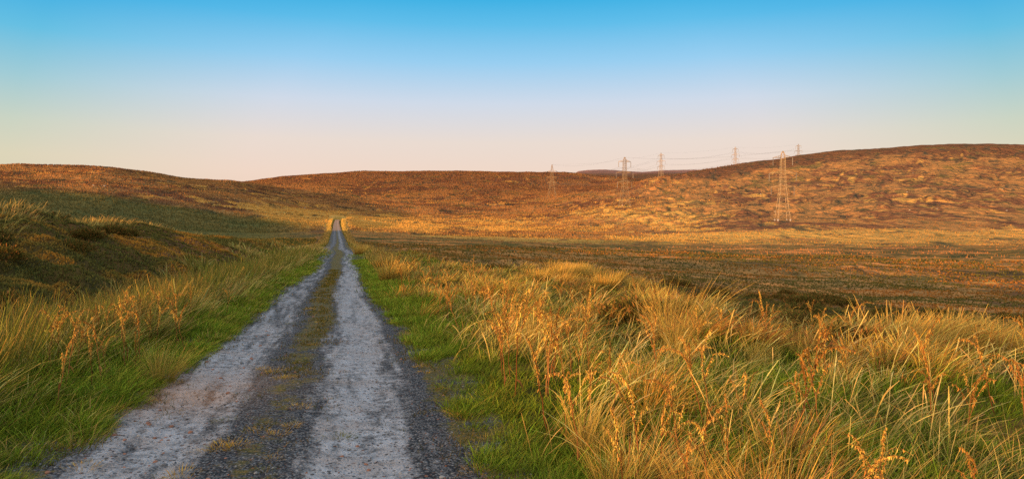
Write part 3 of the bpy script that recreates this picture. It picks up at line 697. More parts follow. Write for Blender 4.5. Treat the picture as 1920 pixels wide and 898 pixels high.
def make_stalk(seed):
    rs = np.random.default_rng(seed)
    H = 1.0; nod = rs.uniform(.0, .9); la = rs.uniform(0, 6.28); leanv = rs.uniform(.05, .28)
    S = np.linspace(0, 1, 12)
    def curve(h, nod, la, lean, base):
        off = h * (lean * S + nod * .22 * np.maximum(S - .72, 0) ** 1.5 * 12); up = h * (S - nod * np.maximum(S - .78, 0) ** 2 * 5.5)
        return np.stack([base[0] + off * math.sin(la), base[1] + off * math.cos(la), base[2] + up], 1)
    main = curve(H, nod, la, leanv, (0, 0, 0))
    main[1:, :2] += rs.normal(0, .006, (11, 2))
    lines = [(main, .0075)]
    for k in range(rs.integers(1, 4)):
        i = rs.integers(5, 9); b = main[i]; L = rs.uniform(.18, .36)
        lines.append((curve(L, rs.uniform(.2, 1.2), rs.uniform(0, 6.28), rs.uniform(.25, .7), b), .0042))
    acc = Acc(); heads = []; lf = Acc()
    STEM, HEAD = C(.33, .15, .06), C(.86, .49, .12)
    for pts, rd in lines:
        v, f = tube(pts, np.linspace(rd, rd * .45, len(pts)))
        acc.add((v, f, jit(STEM, len(v), .12)))
    for li, (pts, rd) in enumerate(lines):
        n = 230 if li == 0 else 95
        s = rs.beta(2.4, 1.3, n) if li == 0 else rs.beta(1.6, 1.1, n)
        s = np.clip(.42 + .58 * s, 0, 1) if li == 0 else s
        kk = 26 if li == 0 else 14; s = np.clip(np.round(s * kk) / kk + rs.normal(0, .006, n), 0, 1)
        fi = s * 11; i = np.clip(fi.astype(int), 0, 10); P0 = pts[i] + (pts[i + 1] - pts[i]) * (fi - i)[:, None]
        a = rs.uniform(0, 6.28, n); e = rs.normal(.35, .5, n)
        D = np.stack([np.cos(a) * np.cos(e), np.sin(a) * np.cos(e), np.sin(e)], 1)
        cc = jit(HEAD, n, .22); hd = Acc(); heads.append(hd)
        hd.add(free_ribbon(P0, D, rs.uniform(.014, .036, n) * (1.25 - .5 * s), rs.uniform(.004, .008, n), rs.uniform(.2, 1.2, n), cc * .8, cc, 2))
    n = 1; s = rs.uniform(.2, .5, n); fi = s * 11; i = fi.astype(int); P0 = main[i]
    a = rs.uniform(0, 6.28, n); D = np.stack([np.cos(a), np.sin(a), np.full(n, .3)], 1)
    cc = jit(C(.46, .20, .07), n, .2)
    lf.add(free_ribbon(P0, D, rs.uniform(.05, .12, n), rs.uniform(.008, .02, n), rs.uniform(.8, 1.8, n), cc * .8, cc, 4))
    return acc.mesh('stem', M_DOCK), [q.mesh('seed_head', M_DOCK) for q in heads], lf.mesh('dry_leaf', M_DOCK)
STALK = [make_stalk(300 + i) for i in range(10)]
def dock(x, y, z, h, k, label, group=None, rz=None, tilt=None):
    o = empty('dock_stalk', (x, y, z - .02), random.uniform(0, 6.28) if rz is None else rz, h * 1.08)
    o.scale = (h * random.uniform(.8, 1.15), h * random.uniform(.8, 1.15), h * 1.12)
    if tilt: o.rotation_euler = (tilt[0], tilt[1], o.rotation_euler[2])
    st, hd, lf = STALK[k % 10]
    obj('stem', st, o)
    for q in hd: obj('seed_head', q, o)
    obj('dry_leaf', lf, o)
    return tag(o, label, 'dried plant', group)
NAMED = [  # bearing, slope of tip, height, label
 (1236, 752, .62, 'tall rust brown dock stalk with knotted tip in the near bottom clump'),
 (1206, 704, .78, 'rust brown dock stalk with a hooked tip rising behind the near bottom clump'),
 (1284, 795, .60, 'drooping orange dock stalk bent to the right in the near bottom clump'),
 (1178, 765, .66, 'leftmost straight dock stalk of the near bottom clump'),
 (1282, 715, .70, 'single dock stalk with a bushy orange tuft behind the near clump'),
 (1335, 772, .62, 'forked dock stalk right of the near bottom clump'),
 (1372, 760, .62, 'upright dock stalk with a bare stem right of the forked one'),
 (1090, 690, .74, 'dark brown dock stalk arching right above pale straw grass'),
 (1140, 668, .70, 'dock stalk standing in front of dark green grass right of the arching one'),
 (1026, 636, .85, 'tall thin leaning dock stalk beside the green verge on the right'),
 (966, 574, .98, 'tallest bushy orange dock stalk on the right verge'),
 (946, 590, .85, 'slim dock stalk just left of the tallest bushy one'),
 (862, 538, .86, 'bright orange dock stalk tip standing furthest left on the right verge slope'),
 (1470, 758, .62, 'sharp hooked dock stalk over green grass near the bottom right'),
 (1836, 842, .55, 'pale orange dock stalk at the bottom right corner'),
 (1608, 842, .55, 'short thick dock stalk with side arms at the bottom right'),
 (1640, 822, .55, 'thin dock stalk leaning right beside the short thick one'),
 (1811, 694, .62, 'lone dock stalk over green grass at the far right'),
 (1548, 598, .80, 'dock stalk in front of the dark heather bush on the right'),
 (232, 562, .92, 'tallest fluffy orange dock stalk on the left verge'),
 (262, 578, .80, 'curled orange dock stalk right of the tallest one on the left verge'),
 (330, 552, .86, 'rusty dock stalk with bent top above the left wheel rut'),
 (348, 572, .80, 'rightmost dock stalk of the left verge clump'),
 (98, 634, .72, 'lone curled dock stalk low in the rushes at the far left'),
 (190, 600, .75, 'small dock stalk at the left end of the left verge clump'),
 (424, 546, .62, 'small hooked dock stalk close to the left wheel rut'),
]
for i, (U, yt, h, lab) in enumerate(NAMED):
    x, y, z = stand(U, yt, h * .95); dock(x, y, z, h, i, lab)
rs = random.Random(8)
def dock_row(n, f, label, group):
    for i in range(n):
        x, y, h = f(i); dock(x, y, gz(x, y), h, rs.randrange(10), label, group, rs.uniform(0, 6.28), (rs.gauss(0, .09), rs.gauss(0, .09)))
def right_v(i):
    y = 5.2 + 44 * rs.random() ** 1.5; t = 2.2 + abs(rs.gauss(0, 1.3)); return trk_x(y) + t / COSB, y, rs.uniform(.55, .9)
dock_row(112, lambda i: tuple(float(q) for q in right_v(i)), 'rust brown dock stalk in the row edging the right verge', 'dock stalks edging the right verge')
def right_f(i):
    a = rs.uniform(.02, .74); r = rs.uniform(5.2, 19); return r * math.sin(a), r * math.cos(a), rs.uniform(.5, .78)
dock_row(62, right_f, 'rust brown dock stalk scattered among the tall grass right of the verge', 'dock stalks scattered in the right grass')
def left_v(i):
    y = 8.2 + 32 * rs.random() ** 1.4; t = -2.3 - abs(rs.gauss(0, .7)); return float(trk_x(y) + t / COSB), y, rs.uniform(.5, .85)
dock_row(34, left_v, 'rust brown dock stalk in the row edging the left verge of the track', 'dock stalks edging the left verge')
def left_near(i):
    y = 6.6 + rs.gauss(0, .9) + 1.6; t = -2.6 + rs.gauss(0, .45); return float(trk_x(y) + t / COSB), y, rs.uniform(.45, .8)
dock_row(14, left_near, 'orange dock stalk in the dense clump on the near left verge', 'dock stalks of the near left clump')

# ---- tussocks, tufts, bushes, rush clumps
def make_clump(name, mat, n, rad, h, w, cb, ct, spread, bend, seed, wind=.15, nseg=4):
    global rng
    keep = rng; rng = np.random.default_rng(seed)
    rr = np.sqrt(rng.random(n)) * rad; th = rng.random(n) * 6.283
    P = np.stack([rr * np.cos(th), rr * np.sin(th), np.full(n, -.03)], 1)
    hh = h * np.clip(rng.normal(.85, .2, n), .35, 1.25)
    lx = np.cos(th) * spread * rr / rad + wind + rng.normal(0, .1, n); ly = np.sin(th) * spread * rr / rad + rng.normal(0, .1, n)
    b = jit(cb, n, .15); t = jit(ct, n, .15)
    a = Acc(); a.add(ribbons(P, hh, np.full(n, w) * np.clip(rng.normal(1, .25, n), .5, 1.6), np.arctan2(lx, ly), np.hypot(lx, ly), np.abs(rng.normal(bend, bend * .6, n)), rng.random(n) * np.pi, b, t, nseg))
    me = a.mesh(name, mat); rng = keep
    return me
TUSS = [make_clump('grass_tussock', M_GRASS, 260, .22, .85, .0055, STRAW_B * 1.2, C(.95, .58, .13), .45, .22, 500 + i) for i in range(3)]
FARTUSS = [make_clump('grass_tussock', M_GRASS, 300, .45, .9, .022, STRAW_B * 1.2, C(.95, .52, .11), .40, .2, 510 + i) for i in range(3)]
TUFT_O = [make_clump('grass_tuft', M_GRASS, 130, .10, .085, .0055, C(.42, .26, .04), C(.95, .48, .085), .9, .3, 520 + i, .05, 3) for i in range(3)]  # orange grass, brightened to paint sunlight onto the tufts
TUFT_G = [make_clump('grass_tuft', M_GRASS, 140, .09, .065, .005, C(.11, .11, .012), C(.27, .25, .03), .9, .3, 530 + i, .0, 3) for i in range(2)]
RUSHC = [make_clump('rush_clump', M_GRASS, 170, .22, 1.0, .007, RUSH_B, C(.42, .25, .06), .25, .1, 540 + i, .08) for i in range(3)]
def place(name, meshes, x, y, s, label, cat, group=None):
    o = obj(name, random.choice(meshes)); o.location = (x, y, gz(x, y)); o.rotation_euler = (0, 0, random.uniform(-.5, .5)); o.scale = (s * random.uniform(.9, 1.15), s * random.uniform(.9, 1.15), s)
    return tag(o, label, cat, group)
for U, yt, s, lab in [
 (735, 488, 1.0, 'bright golden grass tussock beside the right edge of the distant track'),
 (674, 458, 1.1, 'furthest orange grass tussock at the right edge of the track'),
 (718, 478, .9, 'small orange tussock between the two bright ones at the right track edge'),
 (988, 578, .75, 'golden arching tussock below the tallest dock stalks'),
 (1262, 515, 1.2, 'pale golden tussock before the dark moor, right of the grassy crest'),
 (1148, 815, .5, 'pale straw tussock at the near bottom edge right of the green verge'),
 (1105, 740, .55, 'straw tussock arching left above the near green verge'),
 (1300, 820, .5, 'yellow straw tussock under the near clump of dock stalks'),
 (440, 505, .75, 'pale straw tussock on the left verge halfway to the bend'),
 (300, 640, .6, 'yellow upright straw tussock on the near left verge'),
]:
    x, y, z = stand(U, yt, .8 * s); place('grass_tussock', TUSS if y < 14 else FARTUSS, x, y, s, lab, 'grass tussock')
for i in range(30):
    U = rs.gauss(1060, 62); y = rs.uniform(25, 37); place('grass_tussock', FARTUSS, (U - CXP) / FPX * y, y, rs.uniform(.4, .85), 'golden grass tussock in the lit row along the grassy crest', 'grass tussock', 'tussocks along the lit grassy crest')
for i in range(34):
    U = rs.uniform(1680, 1960); y = rs.uniform(11.5, 15); place('grass_tussock', TUSS if rs.random() < .5 else FARTUSS, (U - CXP) / FPX * y, y, rs.uniform(.65, .95), 'golden grass tussock in the bright bank at the far right', 'grass tussock', 'tussocks of the bright right bank')
for i in range(46):
    U = rs.uniform(1180, 1760); y = rs.uniform(7, 17); place('grass_tussock', TUSS, (U - CXP) / FPX * y, y, rs.uniform(.35, .62), 'straw grass tussock in the middle of the right hand grass', 'grass tussock', 'tussocks in the right hand grass')
# tufts on the track
def on_track(U, yp): # a point of the track seen on that bearing
    d = EYE * FPX / (yp - HYP)
    for _ in range(8): d = (EYE - gz((U - CXP) / FPX * d, d)) * FPX / (yp - HYP)
    return (U - CXP) / FPX * d, d
for U, yp, s, lab in [
 (512, 700, 1.2, 'orange grass tuft in the middle of the track, the larger of a pair'), (526, 712, .9, 'small orange grass tuft just beside the larger middle one'),
 (492, 693, .8, 'orange grass tuft left of the middle pair'), (420, 836, 1.0, 'yellow grass tuft on dark gravel between the near ruts'),
 (398, 844, .8, 'low orange tuft left of the yellow tuft on gravel'), (440, 838, .8, 'green edged tuft right of the yellow tuft on gravel'),
 (480, 812, .9, 'orange tuft behind the yellow tuft on gravel'), (515, 818, .8, 'small upright tuft on the crown of the near track'),
 (150, 880, .9, 'orange tuft at the bottom left corner of the track'), (335, 893, .9, 'tuft cut by the bottom edge below the left rut'),
 (510, 862, .6, 'thin spiky tuft right of the bottom gravel'), (545, 800, .6, 'olive tuft right of the crown tufts'),
 (585, 648, .8, 'orange tuft on the crown further up the track'), (620, 528, 1.0, 'small straw tuft far up the crown of the track'),
 (578, 580, 1.0, 'orange patch of tuft on the middle of the track'), (300, 742, .7, 'small orange tuft beside the pothole at the left edge'),
 (120, 840, .9, 'orange leafy tuft under the left verge'), (268, 745, .7, 'little rust tuft on the left edge before the pothole'),
]:
    x, y = on_track(U, yp); place('grass_tuft', TUFT_O, x, y, s, lab, 'grass tuft')
x, y = on_track(636, 822); place('grass_tuft', TUFT_G, x, y, 1.0, 'round green tuft alone on the pale right rut', 'grass tuft')
for i in range(26):
    y = 4.8 + 14 * rs.random() ** 1.3; t = rs.gauss(-.1, .25); place('grass_tuft', TUFT_G + TUFT_O[:1], float(trk_x(y)) + t, y, rs.uniform(.5, 1), 'low olive tuft on the crown between the wheel ruts', 'grass tuft', 'tufts along the crown of the track')
for i in range(36):
    y = 4.6 + 14 * rs.random() ** 1.3; t = rs.choice((-1, 1)) * rs.uniform(1.45, 1.8); place('grass_tuft', TUFT_G + TUFT_O, float(trk_x(y)) + t, y, rs.uniform(.5, 1), 'low tuft on the stony edge where track meets verge', 'grass tuft', 'tufts along the edges of the track')
for i in range(46):
    y = rs.uniform(7.5, 26); t = -rs.uniform(3.0, 5.0); place('rush_clump', RUSHC, float(trk_x(y)) + t, y, rs.uniform(.7, .98), 'tall rush clump with orange tips in the ditch left of the track', 'rush clump', 'rush clumps in the left ditch')

def make_bush(seed):
    rs_ = np.random.default_rng(seed); n = 1500
    a = rs_.uniform(0, 6.283, n); e = np.arcsin(rs_.random(n)); 
    k = 1 + .22 * np.sin(3 * a + seed) * np.cos(e) + .15 * np.sin(5 * a + 2 * e * 3)
    D = np.stack([np.cos(a) * np.cos(e), np.sin(a) * np.cos(e), np.sin(e)], 1)
    P = D * np.array([.75, .75, .42]) * (k * rs_.uniform(.75, 1, n))[:, None]
    D2 = D + rs_.normal(0, .35, (n, 3)); D2[:, 2] += .5; D2 /= np.linalg.norm(D2, axis=1)[:, None]
    base = np.where((rs_.random(n) < .25)[:, None], C(.46, .20, .055), C(.20, .165, .036)) * (1 + rs_.normal(0, .2, (n, 1)))
    acc = Acc(); acc.add(free_ribbon(P, D2, rs_.uniform(.08, .18, n), rs_.uniform(.012, .026, n), rs_.uniform(-.1, .5, n), np.clip(base * .5, .004, .9), np.clip(base, .004, .9), 2))
    fol = acc.mesh('foliage', M_HEATH)
    ac2 = Acc()
    for _ in range(14):
        a = rs_.uniform(0, 6.283); e = rs_.uniform(.3, 1.4); q = np.linspace(0, 1, 5)[:, None]
        pts = q * np.array([math.cos(a) * math.cos(e) * .65, math.sin(a) * math.cos(e) * .65, math.sin(e) * .38]) + np.array([0, 0, -.05]) + rs_.normal(0, .012, (5, 3))
        v, f = tube(pts, np.linspace(.011, .004, 5), 4); ac2.add((v, f, jit(C(.12, .075, .04), len(v))))
    return fol, ac2.mesh('woody_stem', M_HEATH)
BUSH = [make_bush(i + 1) for i in range(4)]
def bush(x, y, s, label, group=None):
    o = empty('heather_bush', (x, y, gz(x, y) - .06), random.uniform(0, 6.28), s); b = random.choice(BUSH)
    obj('foliage', b[0], o); obj('woody_stem', b[1], o); return tag(o, label, 'heather bush', group)
for U, yt, s, lab in [
 (1190, 556, .95, 'wide dark red heather bush amid golden grass, left of centre'), (1245, 562, .85, 'rust heather bush next to the wide dark red one'),
 (1400, 576, .9, 'brown heather bush behind pale straw, right of centre'), (1450, 572, .8, 'smaller brown heather bush just right of the one behind pale straw'),
 (1600, 606, .9, 'rounded dark heather bush before the bright right bank'), (1650, 618, .7, 'low heather bush under the bright right bank'),
 (930, 495, 1.0, 'purple tinged heather bush at the far grassy crest'),
]:
    x, y, z = stand(U, yt, .42 * s); bush(x, y, s, lab)
for i in range(40):
    U = rs.uniform(1150, 1700); y = rs.uniform(10.5, 20)
    bush((U - CXP) / FPX * y, y, rs.uniform(.45, .75), 'low rust brown heather bush amid the golden grass right of the track', 'heather bushes amid the golden grass')
for i in range(46):
    y = rs.uniform(10, 34); t = -rs.uniform(6.2, 13 + .3 * y)
    bush(float(trk_x(y)) + t, y, rs.uniform(.6, 1.0), 'dark heather bush on the bank left of the ditch', 'heather bushes on the left bank')
for i in range(44):
    U = rs.uniform(1250, 1960); y = float(moor_edge(np.array([(U - CXP) / FPX * 24]))[0]) + rs.uniform(1, 26); bush((U - CXP) / FPX * y, y, rs.uniform(.6, 1.0), 'orange lit heather bush on the moor just beyond the tall grass', 'heather bushes on the right moor')

# ---- stones lying on the track
def make_stone(seed, mat):
    r_ = np.random.default_rng(seed)
    la = np.linspace(-1.3, 1.57, 6); lo = np.linspace(0, 6.283, 9)[:-1]
    k = [1 + .2 * r_.normal(0, .5, 8) for _ in la]
    v = np.array([[math.cos(b) * math.cos(a) * k[i][j], math.sin(b) * math.cos(a) * k[i][j] * .8, math.sin(a) * .6 + .25] for i, a in enumerate(la) for j, b in enumerate(lo)])
    f = np.array([[i * 8 + j, i * 8 + (j + 1) % 8, (i + 1) * 8 + (j + 1) % 8, (i + 1) * 8 + j] for i in range(5) for j in range(8)])
    return mesh_np('stone', v, f, mat)
ST_R = [make_stone(i, M_REDST) for i in range(4)]; ST_G = [make_stone(i + 10, M_GREYST) for i in range(4)]; ST_P = [make_stone(i + 20, M_PALEST) for i in range(3)]
def stones(n, ms, tf, smin, smax, label, group, y1=11):
    for i in range(n):
        y = 4.7 + y1 * rs.random() ** 1.6; t = tf(); x = float(trk_x(y)) + t
        o = obj('stone', rs.choice(ms)); s = smin + (smax - smin) * rs.random() ** 2.5
        o.location = (x, y, gz(x, y)); o.scale = (s, s, s * rs.uniform(.7, 1)); o.rotation_euler = (0, 0, rs.uniform(0, 6.28)); tag(o, label, 'stone', group)
stones(90, ST_R, lambda: rs.gauss(-.95, .38), .010, .030, 'small rust red stone lying in the pale left wheel rut', 'rust red stones in the left rut')
stones(40, ST_R, lambda: rs.uniform(-.2, 1.6), .010, .024, 'small rust red stone on the right half of the track', 'rust red stones on the right half')
stones(120, ST_G, lambda: rs.uniform(-1.7, 1.7), .012, .034, 'dark grey stone bedded in the stony track', 'dark grey stones on the track', 14)
stones(40, ST_P, lambda: rs.uniform(-1.6, 1.7), .010, .026, 'pale stone lying on the dark gravel of the track', 'pale stones on the track')

# ------------------------------------------------------------------ pylons and wires
class Bars:
    def __init__(s): s.v = []; s.f = []; s.n = 0
    def bar(s, a, b, w):
        a = np.array(a, float); b = np.array(b, float); d = b - a; L = np.linalg.norm(d)
        if L < 1e-6: return
        d /= L; r = np.array([0, 0, 1.]) if abs(d[2]) < .9 else np.array([1., 0, 0])
        u = np.cross(d, r); u /= np.linalg.norm(u); v = np.cross(d, u); h = w / 2
        vs = [p + su * h * u + sv * h * v for p in (a, b) for su, sv in ((-1, -1), (1, -1), (1, 1), (-1, 1))]
        s.v += vs; q = s.n
        s.f += [[q, q + 1, q + 5, q + 4], [q + 1, q + 2, q + 6, q + 5], [q + 2, q + 3, q + 7, q + 6], [q + 3, q, q + 4, q + 7], [q, q + 3, q + 2, q + 1], [q + 4, q + 5, q + 6, q + 7]]; s.n += 8
    def mesh(s, name, mat): return mesh_np(name, np.array(s.v), np.array(s.f), mat)
H0 = 45.0
ARMS = [(.905, 6.2), (.675, 8.6), (.475, 7.3)]
INS = 5.2
def body_w(z, tension):   # half width
    if tension: return np.interp(z, [0, 10, 21, 36, 41, 45], [5.8, 3.9, 2.1, 1.5, 1.0, .3])
    return np.interp(z, [0, 21.4, 40.7, 43.3, 45], [3.9, 1.75, 1.25, 1.0, .25])
def make_pylon(tension=False):
    b = Bars(); z = [0.0]
    while z[-1] < H0 - 1: z.append(min(H0, z[-1] + max(1.6, 1.45 * body_w(z[-1], tension))))
    z[-1] = H0
    for i in range(len(z) - 1):
        w0, w1 = body_w(z[i], tension), body_w(z[i + 1], tension)
        c0 = [(w0, w0), (-w0, w0), (-w0, -w0), (w0, -w0)]; c1 = [(w1, w1), (-w1, w1), (-w1, -w1), (w1, -w1)]
        for k in range(4):
            k2 = (k + 1) % 4
            b.bar((*c0[k], z[i]), (*c1[k], z[i + 1]), .28 if z[i] < 22 else .23)
            b.bar((*c0[k], z[i]), (*c1[k2], z[i + 1]), .08); b.bar((*c0[k2], z[i]), (*c1[k], z[i + 1]), .08)
            b.bar((*c1[k], z[i + 1]), (*c1[k2], z[i + 1]), .08)
    foot = Bars()
    for sx in (-1, 1):
        for sy in (-1, 1):
            w = body_w(0, tension); foot.bar((sx * w, sy * w, -1.6), (sx * w, sy * w, .3), .9)
    return b.mesh('lattice_tower', M_STEEL), foot.mesh('concrete_footing', M_PALEST)
def make_arm(zf, L, tension):
    b = Bars(); z = H0 * zf if not tension else H0 * (.79, .60, .44)[[a[0] for a in ARMS].index(zf)]
    w = body_w(z, tension); L = L * (1.05 if tension else 1)
    for s in (-1, 1):
        tip = (s * L, 0, z + .1)
        for sy in (-1, 1):
            b.bar((s * w, sy * w, z), tip, .20); b.bar((s * w, sy * w, z + 1.5), tip, .17)
            for k in (.3, .6):
                p0 = np.array([s * w, sy * w, z]) * (1 - k) + np.array(tip) * k; p1 = np.array([s * w, sy * w, z + 1.5]) * (1 - k) + np.array(tip) * k; b.bar(p0, p1, .13)
        for k in (0, .3, .6):
            p0 = np.array([s * w, -w, z]) * (1 - k) + np.array(tip) * k; p1 = np.array([s * w, w, z]) * (1 - k) + np.array(tip) * k; b.bar(p0, p1, .13)
    return b.mesh('cross_arm', M_STEEL), z, L
def make_ins(tension, sgn):
    pts = []; rad = []
    n = 26
    for i in range(n):
        q = i / (n - 1)
        pts.append((0, 0, -INS * q) if not tension else (0, sgn * INS * .8 * q, -INS * .16 * q)); rad.append(.30 if i % 2 else .14)
    v, f = tube(pts, np.array(rad), 6); return mesh_np('insulator', v, f, M_INSUL)
PY = {}
for tn in (False, True):
    PY[tn] = (make_pylon(tn), [make_arm(a, L, tn) for a, L in ARMS], make_ins(tn, 1), make_ins(tn, -1))
PYL = [  # bearing, distance, slope of base, tension?, label, height factor
 (1467, 450, 414, False, 'nearest and tallest lattice pylon at the foot of the right hill', 1.0),
 (1171, 640, 387, False, 'lattice pylon on the slope in front of the far ridge, second nearest', 1.0),
 (1035, 930, 369, True, 'squat angle pylon with splayed arms, leftmost on the valley side', .985),
 (1239, 1190, 336, False, 'pylon standing half hidden behind the lower end of the right hill', 1.0),
 (1378, 1310, 323, False, 'pylon showing its three arms above the rising right skyline', 1.0),
 (1496, 1480, 314, False, 'smallest pylon peeping over the right hill crest', 1.0)]
pos = []
for U, d, yb, tn, lab, hf in PYL:
    x = (U - CXP) / FPX * d; zg = gz(x, d); pos.append(np.array([x, d, zg]))
XTRA = np.array([330.0, 300.0, 1.0])            # where the line leaves the picture on the right
line = [XTRA] + pos + [np.array([860.0, 1640.0, 128.0])]
attach = [None] * 8
def yaw_of(i):
    a = line[max(i - 1, 0)]; b = line[min(i + 1, 7)]; p = line[i]
    d0 = (p - a)[:2]; d1 = (b - p)[:2]
    d0 = d0 / (np.linalg.norm(d0) + 1e-9); d1 = d1 / (np.linalg.norm(d1) + 1e-9); d = d0 + d1
    return math.atan2(d[1], d[0]) - math.pi / 2
for i in range(8):
    tn = (i == 3); yw = yaw_of(i)
    if i == 1: yw = -.10
    if i == 3: yw = -.25
    hf = PYL[i - 1][5] if 1 <= i <= 6 else 1
    P = line[i]; ca, sa = math.cos(yw), math.sin(yw); pts = []
    for mesh_, z, L in PY[tn][1]:
        for s in (-1, 1): pts.append(P + np.array([s * L * ca, s * L * sa, (z - (INS if not tn else INS * .16)) * hf]))
    pts.append(P + np.array([0, 0, H0 * hf])); attach[i] = pts
    if 1 <= i <= 6:
        o = empty('pylon', tuple(P), yw, hf); tag(o, PYL[i - 1][4], 'pylon', None)
        obj('lattice_tower', PY[tn][0][0], o); obj('concrete_footing', PY[tn][0][1], o)
        for mesh_, z, L in PY[tn][1]:
            a = obj('cross_arm', mesh_, o)
            for s in (-1, 1):
                for q in ((2, 3) if tn else (2,)):
                    n_ = obj('insulator', PY[tn][q], a); n_.location = (s * L, 0, z + .1)
SPANS = ['span from the nearest pylon out to the right edge', 'span between the nearest and second nearest pylons', 'span between the second nearest pylon and the squat angle pylon', 'span from the squat angle pylon to the half hidden pylon', 'span between the half hidden and three armed skyline pylons', 'span between the skyline pylon and the smallest pylon', 'span leaving the smallest pylon behind the right hill']
for i in range(6):
    for k in range(7):
        a, b = attach[i][k], attach[i + 1][k]; L = np.linalg.norm(a - b)
        q = np.linspace(0, 1, 25)[:, None]; pts = a + (b - a) * q; sag = (.026 if k < 6 else .016) * L
        pts[:, 2] -= (4 * q * (1 - q))[:, 0] * sag
        v, f = tube(pts, .05 if k < 6 else .03, 4)
        o = obj('power_line', mesh_np('power_line', v, f, M_WIRE))
        tag(o, ('thin earth wire, ' if k == 6 else 'conductor cable, ') + SPANS[i], 'power line', None if k == 6 else 'conductors of the ' + SPANS[i])

# ------------------------------------------------------------------ sheep on the hills
def make_sheep():
    import bmesh
    bm = bmesh.new()
    def ell(c, r, seg=12, k=8):
        m = bmesh.ops.create_uvsphere(bm, u_segments=seg, v_segments=k, radius=1)
        for v in m['verts']: v.co = (v.co.x * r[0] + c[0], v.co.y * r[1] + c[1], v.co.z * r[2] + c[2])
    me0 = bpy.data.meshes.new('sheep')
    # one continuous skinned body: trunk, neck, head, legs
    V = [(0, -.42, .62), (0, -.15, .64), (0, .18, .63), (0, .42, .66), (0, .58, .80), (0, .74, .86), (0, .90, .78),
         (.14, -.42, .40), (.14, -.47, .22), (.14, -.44, .0), (-.14, -.42, .40), (-.14, -.47, .22), (-.14, -.44, .0),
         (.13, .36, .38), (.13, .36, .18), (.13, .37, .0), (-.13, .36, .38), (-.13, .36, .18), (-.13, .37, .0), (.13, .74, .93), (-.13, .74, .93), (0, -.58, .55), (0, -.62, .42)]
    E = [(0, 1), (1, 2), (2, 3), (3, 4), (4, 5), (5, 6), (0, 7), (7, 8), (8, 9), (0, 10), (10, 11), (11, 12), (3, 13), (13, 14), (14, 15), (3, 16), (16, 17), (17, 18), (5, 19), (5, 20), (0, 21), (21, 22)]
    R = [.25, .30, .29, .24, .13, .105, .06, .09, .05, .04, .09, .05, .04, .08, .045, .04, .08, .045, .04, .03, .03, .06, .035]
    bm.free()
    me0.from_pydata(V, E, []); o = bpy.data.objects.new('sheep', me0); COL.objects.link(o)
    o.modifiers.new('skin', 'SKIN')
    for i, r in enumerate(R): me0.skin_vertices[0].data[i].radius = (r, r)
    me0.skin_vertices[0].data[1].use_root = True
    s = o.modifiers.new('sub', 'SUBSURF'); s.levels = 1; s.render_levels = 1
    dg = bpy.context.evaluated_depsgraph_get(); me = bpy.data.meshes.new_from_object(o.evaluated_get(dg))
    bpy.data.objects.remove(o); me.materials.clear(); me.materials.append(M_WOOL); me.materials.append(M_FACE)
    for p in me.polygons:
        c = p.center; p.use_smooth = True
        p.material_index = 1 if (c.y > .72 or c.z < .30) else 0
    me.name = 'sheep'; return me
def make_fleece():
    V = []; F = []
    nu, nv = 18, 12; r_ = np.random.default_rng(3)
    for j in range(nv + 1):
        a = -math.pi / 2 + math.pi * j / nv
        for i in range(nu):
            b = 2 * math.pi * i / nu; k = 1 + .07 * r_.normal()
            V.append((.31 * k * math.cos(a) * math.cos(b), -.02 + .58 * k * math.sin(a), .66 + .30 * k * math.cos(a) * math.sin(b)))
    for j in range(nv):
        for i in range(nu): F.append((j * nu + i, j * nu + (i + 1) % nu, (j + 1) * nu + (i + 1) % nu, (j + 1) * nu + i))
    return mesh_np('fleece', np.array(V), np.array(F), M_WOOL, None, True)
SHEEP = make_sheep(); FLEECE = make_fleece()
for U, yp, lab in [
 (1453, 399, 'white sheep just left of the base of the nearest pylon'), (1533, 348, 'lone sheep high on the right hill right of the nearest pylon'),
 (1711, 326, 'white sheep on the upper middle of the right hill'), (1700, 362, 'white sheep halfway up the right hill'),
 (1757, 393, 'lower right sheep of the two near the foot of the right hill'), (1705, 396, 'lower left sheep of the two near the foot of the right hill'),
 (1879, 358, 'white sheep on the dark slope near the right edge'), (1893, 315, 'highest sheep near the right edge of the hill'),
 (1887, 397, 'white sheep low on the slope near the right edge'), (1426, 366, 'white sheep left of the nearest pylon, on the slope'),
 (176, 350, 'left one of two sheep high on the left hill'), (197, 351, 'right one of two sheep high on the left hill'),
 (572, 391, 'white sheep on the valley floor left of the distant track'), (1162, 378, 'white sheep left of the second pylon base')]:
    x, y, z = hit(U, yp); o = obj('sheep', SHEEP); o.location = (x, y, z); o.rotation_euler = (0, 0, rs.choice((1, -1)) * 1.57 + rs.uniform(-.7, .7)); o.scale = (1.0,) * 3
    obj('fleece', FLEECE, o); tag(o, lab, 'sheep')

# ------------------------------------------------------------------ sky, sun, camera
w = bpy.data.worlds.new('World'); SC.world = w; w.use_nodes = True
nt = w.node_tree; nt.nodes.clear()
out = nt.nodes.new('ShaderNodeOutputWorld'); bg = nt.nodes.new('ShaderNodeBackground')
tc = nt.nodes.new('ShaderNodeTexCoord'); sep = nt.nodes.new('ShaderNodeSeparateXYZ'); nt.links.new(tc.outputs['Generated'], sep.inputs[0])
def srgb(r, g, b):
    f = lambda c: (c / 255 / 12.92) if c / 255 < .04045 else ((c / 255 + .055) / 1.055) ** 2.4
    return f(r), f(g), f(b)
zz = sep.outputs[2]
base = ramp(nt, zz, [(0.0, srgb(240, 205, 180)), (.078, srgb(246, 220, 203)), (.125, srgb(239, 224, 214)), (.18, srgb(212, 223, 238)), (.235, srgb(156, 211, 246)), (.285, srgb(98, 194, 240)), (.33, srgb(38, 176, 231)), (.5, (.20, .40, .62)), (1.0, (.54, .56, .60))])
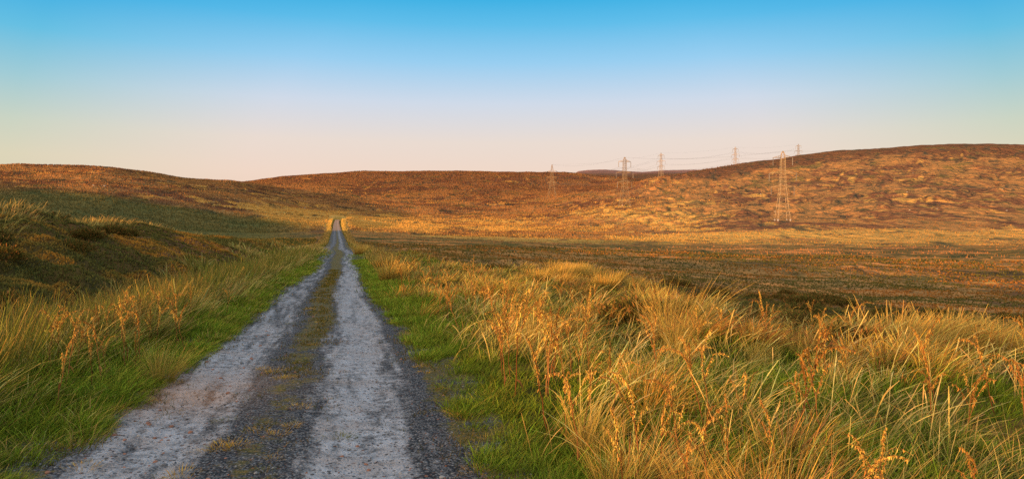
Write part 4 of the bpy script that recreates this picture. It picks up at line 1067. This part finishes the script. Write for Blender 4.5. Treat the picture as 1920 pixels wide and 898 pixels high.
# towards the sides the low sky turns yellow green
side = ramp(nt, zz, [(0.0, srgb(225, 208, 178)), (.09, srgb(226, 218, 190)), (.13, srgb(207, 217, 200)), (.18, srgb(165, 209, 219)), (.235, srgb(104, 196, 232)), (.285, srgb(58, 178, 232)), (.33, srgb(14, 164, 224)), (.5, (.20, .40, .62)), (1.0, (.54, .56, .60))])
fwd = ramp(nt, sep.outputs[1], [(.80, (0, 0, 0)), (.93, (1, 1, 1))])
col = mixrgb(nt, fwd, side, base)
# warm glow of the low sun behind
sd = N(nt, 'ShaderNodeVectorMath', operation='DOT_PRODUCT'); nt.links.new(tc.outputs['Generated'], sd.inputs[0]); sd.inputs[1].default_value = (-SX * math.cos(SEL), -SY * math.cos(SEL), math.sin(SEL))
glow = ramp(nt, sd.outputs['Value'], [(.05, (0, 0, 0)), (.6, (.58, .38, .18)), (1, (1.8, 1.1, .46))])
col = mixrgb(nt, 1.0, col, glow, 'ADD')
sky = nt.nodes.new('ShaderNodeTexSky'); sky.sky_type = 'NISHITA'; sky.sun_disc = False; sky.sun_elevation = SEL; sky.sun_rotation = math.pi + SAZ
skm = N(nt, 'ShaderNodeVectorMath', operation='SCALE'); nt.links.new(sky.outputs[0], skm.inputs[0]); skm.inputs['Scale'].default_value = .06
col = mixrgb(nt, .06, col, skm.outputs[0])
nt.links.new(col, bg.inputs[0]); bg.inputs[1].default_value = 1.0; nt.links.new(bg.outputs[0], out.inputs[0])

sl = bpy.data.lights.new('sun', 'SUN'); sl.energy = 5.0; sl.angle = math.radians(.5); sl.color = (1.0, .51, .19)
so = bpy.data.objects.new('sun', sl); COL.objects.link(so); so.location = (-60, -50, 30)
so.rotation_euler = (math.pi / 2 - SEL, 0, -SAZ)
cd = bpy.data.cameras.new('camera'); cd.lens = 24; cd.sensor_width = 36; cd.clip_start = .1; cd.clip_end = 20000
co = bpy.data.objects.new('camera', cd); COL.objects.link(co); co.location = (0, 0, EYE); co.rotation_euler = (math.pi / 2 - math.atan(19 / 1280), 0, 0)
SC.camera = co
SC.render.engine = 'CYCLES'
SC.view_settings.view_transform = 'Standard'; SC.view_settings.look = 'None'; SC.view_settings.exposure = 0; SC.view_settings.gamma = 1
SC.cycles.use_denoising = False
SC.cycles.max_bounces = 5; SC.cycles.diffuse_bounces = 2; SC.cycles.transmission_bounces = 3
SC.cycles.sample_clamp_indirect = 4
